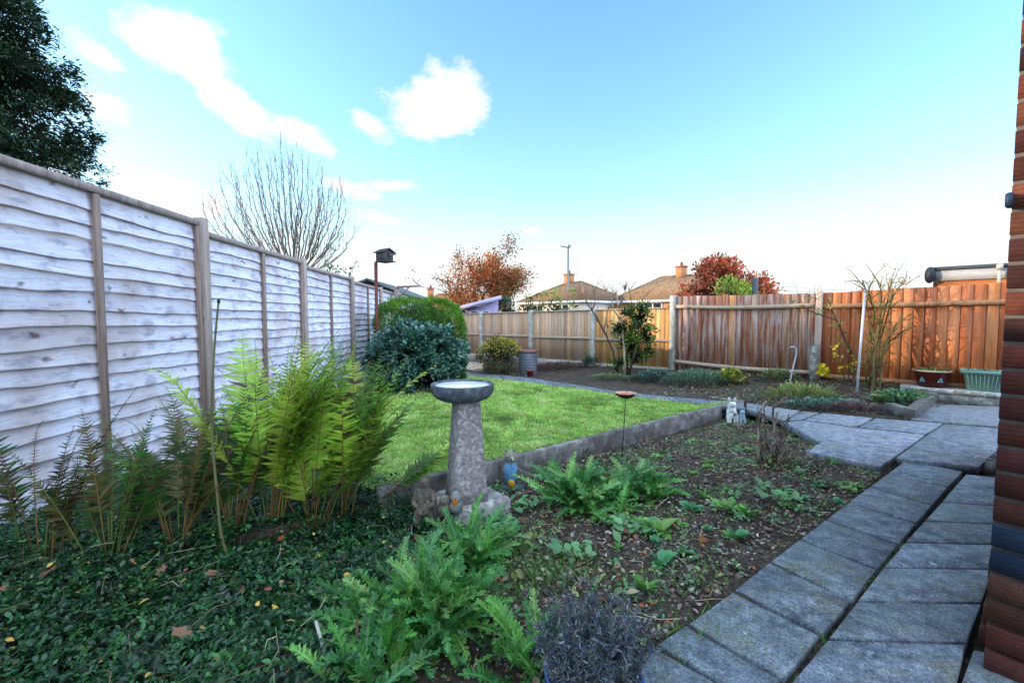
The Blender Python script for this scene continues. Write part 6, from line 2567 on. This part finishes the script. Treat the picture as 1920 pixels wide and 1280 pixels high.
def left_outbuilding():
    """low felt roof showing over the left fence, and a timber bracket on the fence end"""
    Y = 12.5
    root = thing('outbuilding', (at(700, 560, Y)[0], Y, -.5), 'low grey green felt roofed outbuilding beyond the left fence', 'shed')
    ap, e = at(692, 527, Y), at(768, 556, Y)
    w = e[0] - ap[0]
    mb = MB()
    V, zb = [], -.5
    for y in (Y, Y + 4):
        V += [(ap[0] - w, y, zb), (e[0] - .12, y, zb), (e[0] - .12, y, e[2] + .02), (ap[0], y, ap[2] - .04), (ap[0] - w, y, e[2] + .02)]
    mb.add(V, None, [(1, 6, 7, 2), (5, 0, 4, 9)], srgb('57605f'), [[0, 1, 2, 3, 4], [9, 8, 7, 6, 5]])
    mb.build('wall', M['paint'], root)
    mb = MB()
    for sg in (-1, 1):
        q = np.array((ap[0] + sg * w, Y, e[2]))
        a = np.array((ap[0], Y, ap[2]))
        m = (a + q) / 2 + (0, 1.9, .03)
        mb.box(m, (q - a) / 2 * 1.02, (0, 2.15, 0), (0, 0, .03), srgb('56625f'))
    mb.build('roof', M['paint'], root)
    root = thing('timber_bracket', (fx(10.6) + .1, 10.6, -.3), 'wooden post with a horizontal bracket arm at the far end of the left fence', 'post')
    Y = 10.6
    mb = MB()
    a, t = at(745, 600, Y), at(744, 537, Y)
    a[2] = -.35
    mb.box(((a[0] + t[0]) / 2, Y, (a[2] + t[2]) / 2), (.05, 0, 0), (0, .05, 0), (0, 0, (t[2] - a[2]) / 2), (.85, .8, .74), .006)
    mb.build('post', M['frame'], root)
    mb = MB()
    u, v = at(746, 538.5, Y), at(790, 536, Y)
    mb.box((u + v) / 2 - (0, .06, 0), (v - u) / 2, (0, .02, 0), (0, 0, .025), (.85, .8, .74))
    mb.build('arm', M['frame'], root)
    mb = MB()
    u, v = at(749, 557, Y), at(768, 539, Y)
    mb.tube([u - (0, .06, 0), v - (0, .06, 0)], .022, 4, (.8, .74, .68))
    mb.build('brace', M['frame'], root)


left_outbuilding()


def flat_roof_building():
    Y = 10.2
    A2, D2 = np.array((.72, -.69)), np.array((.69, .72))
    x0 = at(1750, 520, Y)[0]
    o = np.array((x0, Y))
    L, W = 1.9, 2.0
    root = thing('flat_roof_garage', (x0, Y, -.4), 'flat roofed brick outbuilding with white fascia behind the right fence', 'garage')
    zt, zf, zb = at(0, 501, Y)[2], at(0, 508, Y)[2], at(0, 527, Y)[2]
    cen = o + A2 * L + D2 * W
    ax, dp = np.r_[A2, 0], np.r_[D2, 0]
    bx = lambda z0, z1, l, w: ((cen[0], cen[1], (z0 + z1) / 2), ax * l, dp * w, (0, 0, (z1 - z0) / 2))
    mb = MB()
    mb.box(*bx(-.4, zb, L - .08, W - .06), srgb('b06a40'))
    mb.build('wall', M['render'], root)
    mb = MB()
    mb.box(*bx(zb + .002, zf, L, W), (.40, .385, .39))
    mb.build('fascia', M['paint'], root)
    mb = MB()
    mb.box(*bx(zf + .002, zt, L + .03, W + .03), srgb('3c4248'), .01)
    mb.build('roof', M['paint'], root)
    mb = MB()
    mb.blob(np.r_[o - A2 * .06 - D2 * .05, (zt + zb) / 2 - .02], (.09, .10, .19), srgb('2a2c32'), 16, 10, .03)
    mb.build('hopper', M['plastic'], root, True)
    mb = MB()
    c = np.r_[o + A2 * 1.02 - D2 * .12, zt - .08]
    mb.box(c, ax * .05, dp * .06, (0, 0, .06), srgb('b8b4a4'), .015)
    mb.tube([c - (0, 0, .06), c - (0, 0, .25), c - (0, 0, .5)], .03, 8, srgb('b8b4a4'))
    mb.build('gutter_end', M['paint'], root)


flat_roof_building()


def lamp(px, top, Y, h0, label, head=True):
    t = at(px, top, Y)
    b = np.array((t[0], Y, h0))
    root = thing('street_lamp', b, label, 'street lamp', None)
    mb = MB()
    mb.tube([b, b + (0, 0, 1.3), b + (0, 0, 1.31), (t[0], Y, t[2])], [.14, .14, .11, .085], 10, srgb('7c7e7c'))
    mb.build('pole', M['zinc'], root)
    mb = MB()
    if head:
        mb.box((t[0] - .32, Y, t[2] + .02), (.42, 0, -.08), (0, .13, 0), (.012, 0, .05), srgb('9a9c98'), .02)
        mb.box((t[0] + .08, Y, t[2] + .06), (.13, 0, 0), (0, .11, 0), (0, 0, .14), srgb('6a6c6c'), .02)
    else:
        mb.lathe([(.1, 0), (.3, .3), (.32, .7), (.2, 1.0), (.05, 1.1)], (t[0], Y, t[2] - .3), 10, srgb('4a4c50'))
    mb.build('lamp_head', M['zinc'], root)


lamp(1065.5, 463, 42.0, -.5, 'tall grey street lamp with flat head behind the back fence')
lamp(1171.5, 541, 95.0, -.5, 'small distant lamp post between the two bungalows', False)
p = at(1415.5, 550, 10.8)
mb = MB()
zt = at(0, 521, 10.8)[2]
mb.box((p[0], 10.8, (zt - .3) / 2), (.05, 0, 0), (0, .05, 0), (0, 0, (zt + .3) / 2), srgb('3c4450'), .008)
single(mb, 'post', M['metal'], (p[0], 10.8, -.3), 'dark square post in front of the red leaved shrub', 'post')
# overhead wires
mb = MB()
for dz in (0, .5):
    A, B = at(1380, 535, 55) + (0, 0, dz), at(1760, 552, 52) + (0, 0, dz)
    f = np.linspace(0, 1, 12)[:, None]
    P = A + (B - A) * f
    P[:, 2] -= np.sin(f[:, 0] * PI) * .5
    mb.tube(P, .02, 4, (.3, .3, .32))
single(mb, 'overhead_wire', M['metal'], at(1380, 535, 55), 'pair of thin overhead wires crossing the sky above the right fence', 'wire')

# house added out of view on the left to shade the brick wall
hip_house((-11.0, -3.4), 4.2, 4.6, R(90), 4.8, 7.2, srgb('7a5a48'), srgb('a5705a'), 'added unseen brick house beyond the left fence that shades the wall', (0, 0, .45, .9), (('front', -1.5, 1.0, 2.2, .9, 2), ('front', 1.5, 1.0, 2.2, .9, 2), ('front', 0, 3.2, 4.4, .9, 2)), ridge_len=1.5, name='shadow_caster_house', aerials=0)

# ------------------------------------------------------------------ light
SUN_EL, SUN_AZ = 12.0, -87.0          # azimuth from +Y towards +X
el, az_ = R(SUN_EL), R(SUN_AZ)
S = Vector((math.cos(el) * math.sin(az_), math.cos(el) * math.cos(az_), math.sin(el)))
sun = bpy.data.lights.new('sun', 'SUN')
sun.energy = 5.0
sun.angle = R(.5)
sun.color = (1.0, .82, .58)
so = bpy.data.objects.new('sun', sun)
COL.objects.link(so)
so.rotation_euler = (-S).to_track_quat('-Z', 'Y').to_euler()

w = bpy.data.worlds.new('World')
sc.world = w
w.use_nodes = True
t = NT.__new__(NT)
t.t = w.node_tree
t.t.nodes.clear()
sky = t.t.nodes.new('ShaderNodeTexSky')
sky.sky_type = 'NISHITA'
sky.sun_disc = False
sky.sun_elevation = el
sky.sun_rotation = az_ % (2 * PI)
sky.air_density, sky.dust_density, sky.ozone_density = 1.0, .6, 1.5
tc = t.t.nodes.new('ShaderNodeTexCoord')
dirv = tc.outputs['Generated']
dx, dy, dz = (t.n('ShaderNodeSeparateXYZ', k, None, Vector=dirv) for k in range(3))
azn = t.math('ARCTAN2', dx, dy)
eln = t.math('ARCSINE', dz)
SKY_GAIN = (3.4, 4.55, 4.85)
col = t.mix(1.0, sky.outputs[0], SKY_GAIN, 'MULTIPLY')
# pale haze towards the horizon
haze = t.ramp(eln, [(0.0, 1.0), (.11, .95), (.19, .5), (.26, .14), (.40, .03), (.6, 0.0)])
col = t.mix(haze, col, (9.5, 9.9, 9.9))
# clouds
nz = t.noise(t.n('ShaderNodeVectorMath', 0, {'operation': 'MULTIPLY'}, _0=dirv, _1=(1, 1, 1.9)), 7.0, 8, .62)
nz2 = t.noise(dirv, 3.0, 3, .5)


def azel(px, py):
    d = ray(px, py)
    d = d / np.linalg.norm(d)
    return math.atan2(d[0], d[1]), math.asin(d[2])


total = None
for (px, py, rx, ry, rot, k) in ((345, 82, 112, 72, .25, 1.15), (450, 200, 92, 44, .45, 1.1), (550, 242, 62, 26, .35, .8), (815, 195, 108, 74, -.25, 1.1), (690, 232, 62, 26, .45, .75), (185, 105, 55, 24, .45, .7), (195, 200, 60, 30, .3, .8),
                                 (320, 375, 150, 36, 0, .95), (740, 350, 60, 12, 0, .5), (720, 410, 60, 14, .1, .55), (995, 435, 20, 9, 0, .6),  (670, 360, 50, 14, .2, .5), (90, 330, 90, 30, 0, .6)):
    a0, e0 = azel(px, py)
    a1, e1 = azel(px + 1, py)
    a2, e2 = azel(px, py - 1)
    sx, sy = math.hypot((a1 - a0) * math.cos(e0), e1 - e0) * rx, abs(e2 - e0) * ry
    da = t.math('MULTIPLY', t.math('SUBTRACT', azn, a0), math.cos(e0))
    de = t.math('SUBTRACT', eln, e0)
    cr, sr = math.cos(-rot), math.sin(-rot)
    u = t.math('ADD', t.math('MULTIPLY', da, cr / sx), t.math('MULTIPLY', de, sr / sx))
    v = t.math('ADD', t.math('MULTIPLY', da, -sr / sy), t.math('MULTIPLY', de, cr / sy))
    r2 = t.math('ADD', t.math('MULTIPLY', u, u), t.math('MULTIPLY', v, v))
    b = t.math('MULTIPLY', t.math('SUBTRACT', 1.0, t.math('SQRT', r2)), k, clamp=False)
    total = b if total is None else t.math('MAXIMUM', total, b)
m = t.math('ADD', total, t.math('MULTIPLY', t.math('SUBTRACT', nz, .5), 2.2))
nz3 = t.noise(t.n('ShaderNodeVectorMath', 0, {'operation': 'MULTIPLY'}, _0=dirv, _1=(1, 1, 2.2)), 26.0, 6, .65)
m = t.math('ADD', m, t.math('MULTIPLY', t.math('SUBTRACT', nz3, .5), .8))
cl = t.ramp(m, [(.0, 0.0), (.20, .45), (.45, 1.0)])
# extra fill glow added to the unseen sky overhead, behind and east
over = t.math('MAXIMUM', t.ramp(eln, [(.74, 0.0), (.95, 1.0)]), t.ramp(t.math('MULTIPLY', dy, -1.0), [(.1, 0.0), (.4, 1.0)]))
east_fill = t.math('MULTIPLY', t.ramp(dx, [(.79, 0.0), (.90, 1.0)]), t.ramp(dz, [(.02, 0.0), (.10, 1.0)]))
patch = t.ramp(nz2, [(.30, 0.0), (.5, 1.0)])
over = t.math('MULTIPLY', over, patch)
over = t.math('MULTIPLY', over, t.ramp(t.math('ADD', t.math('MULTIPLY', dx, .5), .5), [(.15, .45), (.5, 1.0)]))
col = t.mix(cl, col, (10.5, 10.6, 10.8))
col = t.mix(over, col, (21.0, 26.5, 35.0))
col = t.mix(east_fill, col, (42.0, 52.0, 76.0))
bg = t.t.nodes.new('ShaderNodeBackground')
bg.inputs[1].default_value = .11
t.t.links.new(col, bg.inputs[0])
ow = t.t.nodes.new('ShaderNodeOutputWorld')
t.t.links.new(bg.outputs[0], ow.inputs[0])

# ------------------------------------------------------------------ camera and render settings
cam = bpy.data.cameras.new('camera')
cam.sensor_width = 36
cam.lens = 36 * F / 1920
cam.clip_start, cam.clip_end = .05, 3000
co = bpy.data.objects.new('camera', cam)
COL.objects.link(co)
co.location = (0, 0, EYE)
co.rotation_euler = (PI / 2 - TH, 0, 0)
sc.camera = co
sc.view_settings.view_transform = 'Standard'
sc.view_settings.look = 'None'
sc.view_settings.exposure = 0
sc.view_settings.gamma = 1
sc.render.engine = 'CYCLES'
sc.cycles.use_denoising = True
sc.cycles.denoising_prefilter = 'NONE'
sc.cycles.use_adaptive_sampling = False
sc.cycles.max_bounces = 6
sc.cycles.diffuse_bounces = 3
sc.cycles.glossy_bounces = 2
sc.cycles.transmission_bounces = 3
sc.cycles.sample_clamp_indirect = 8
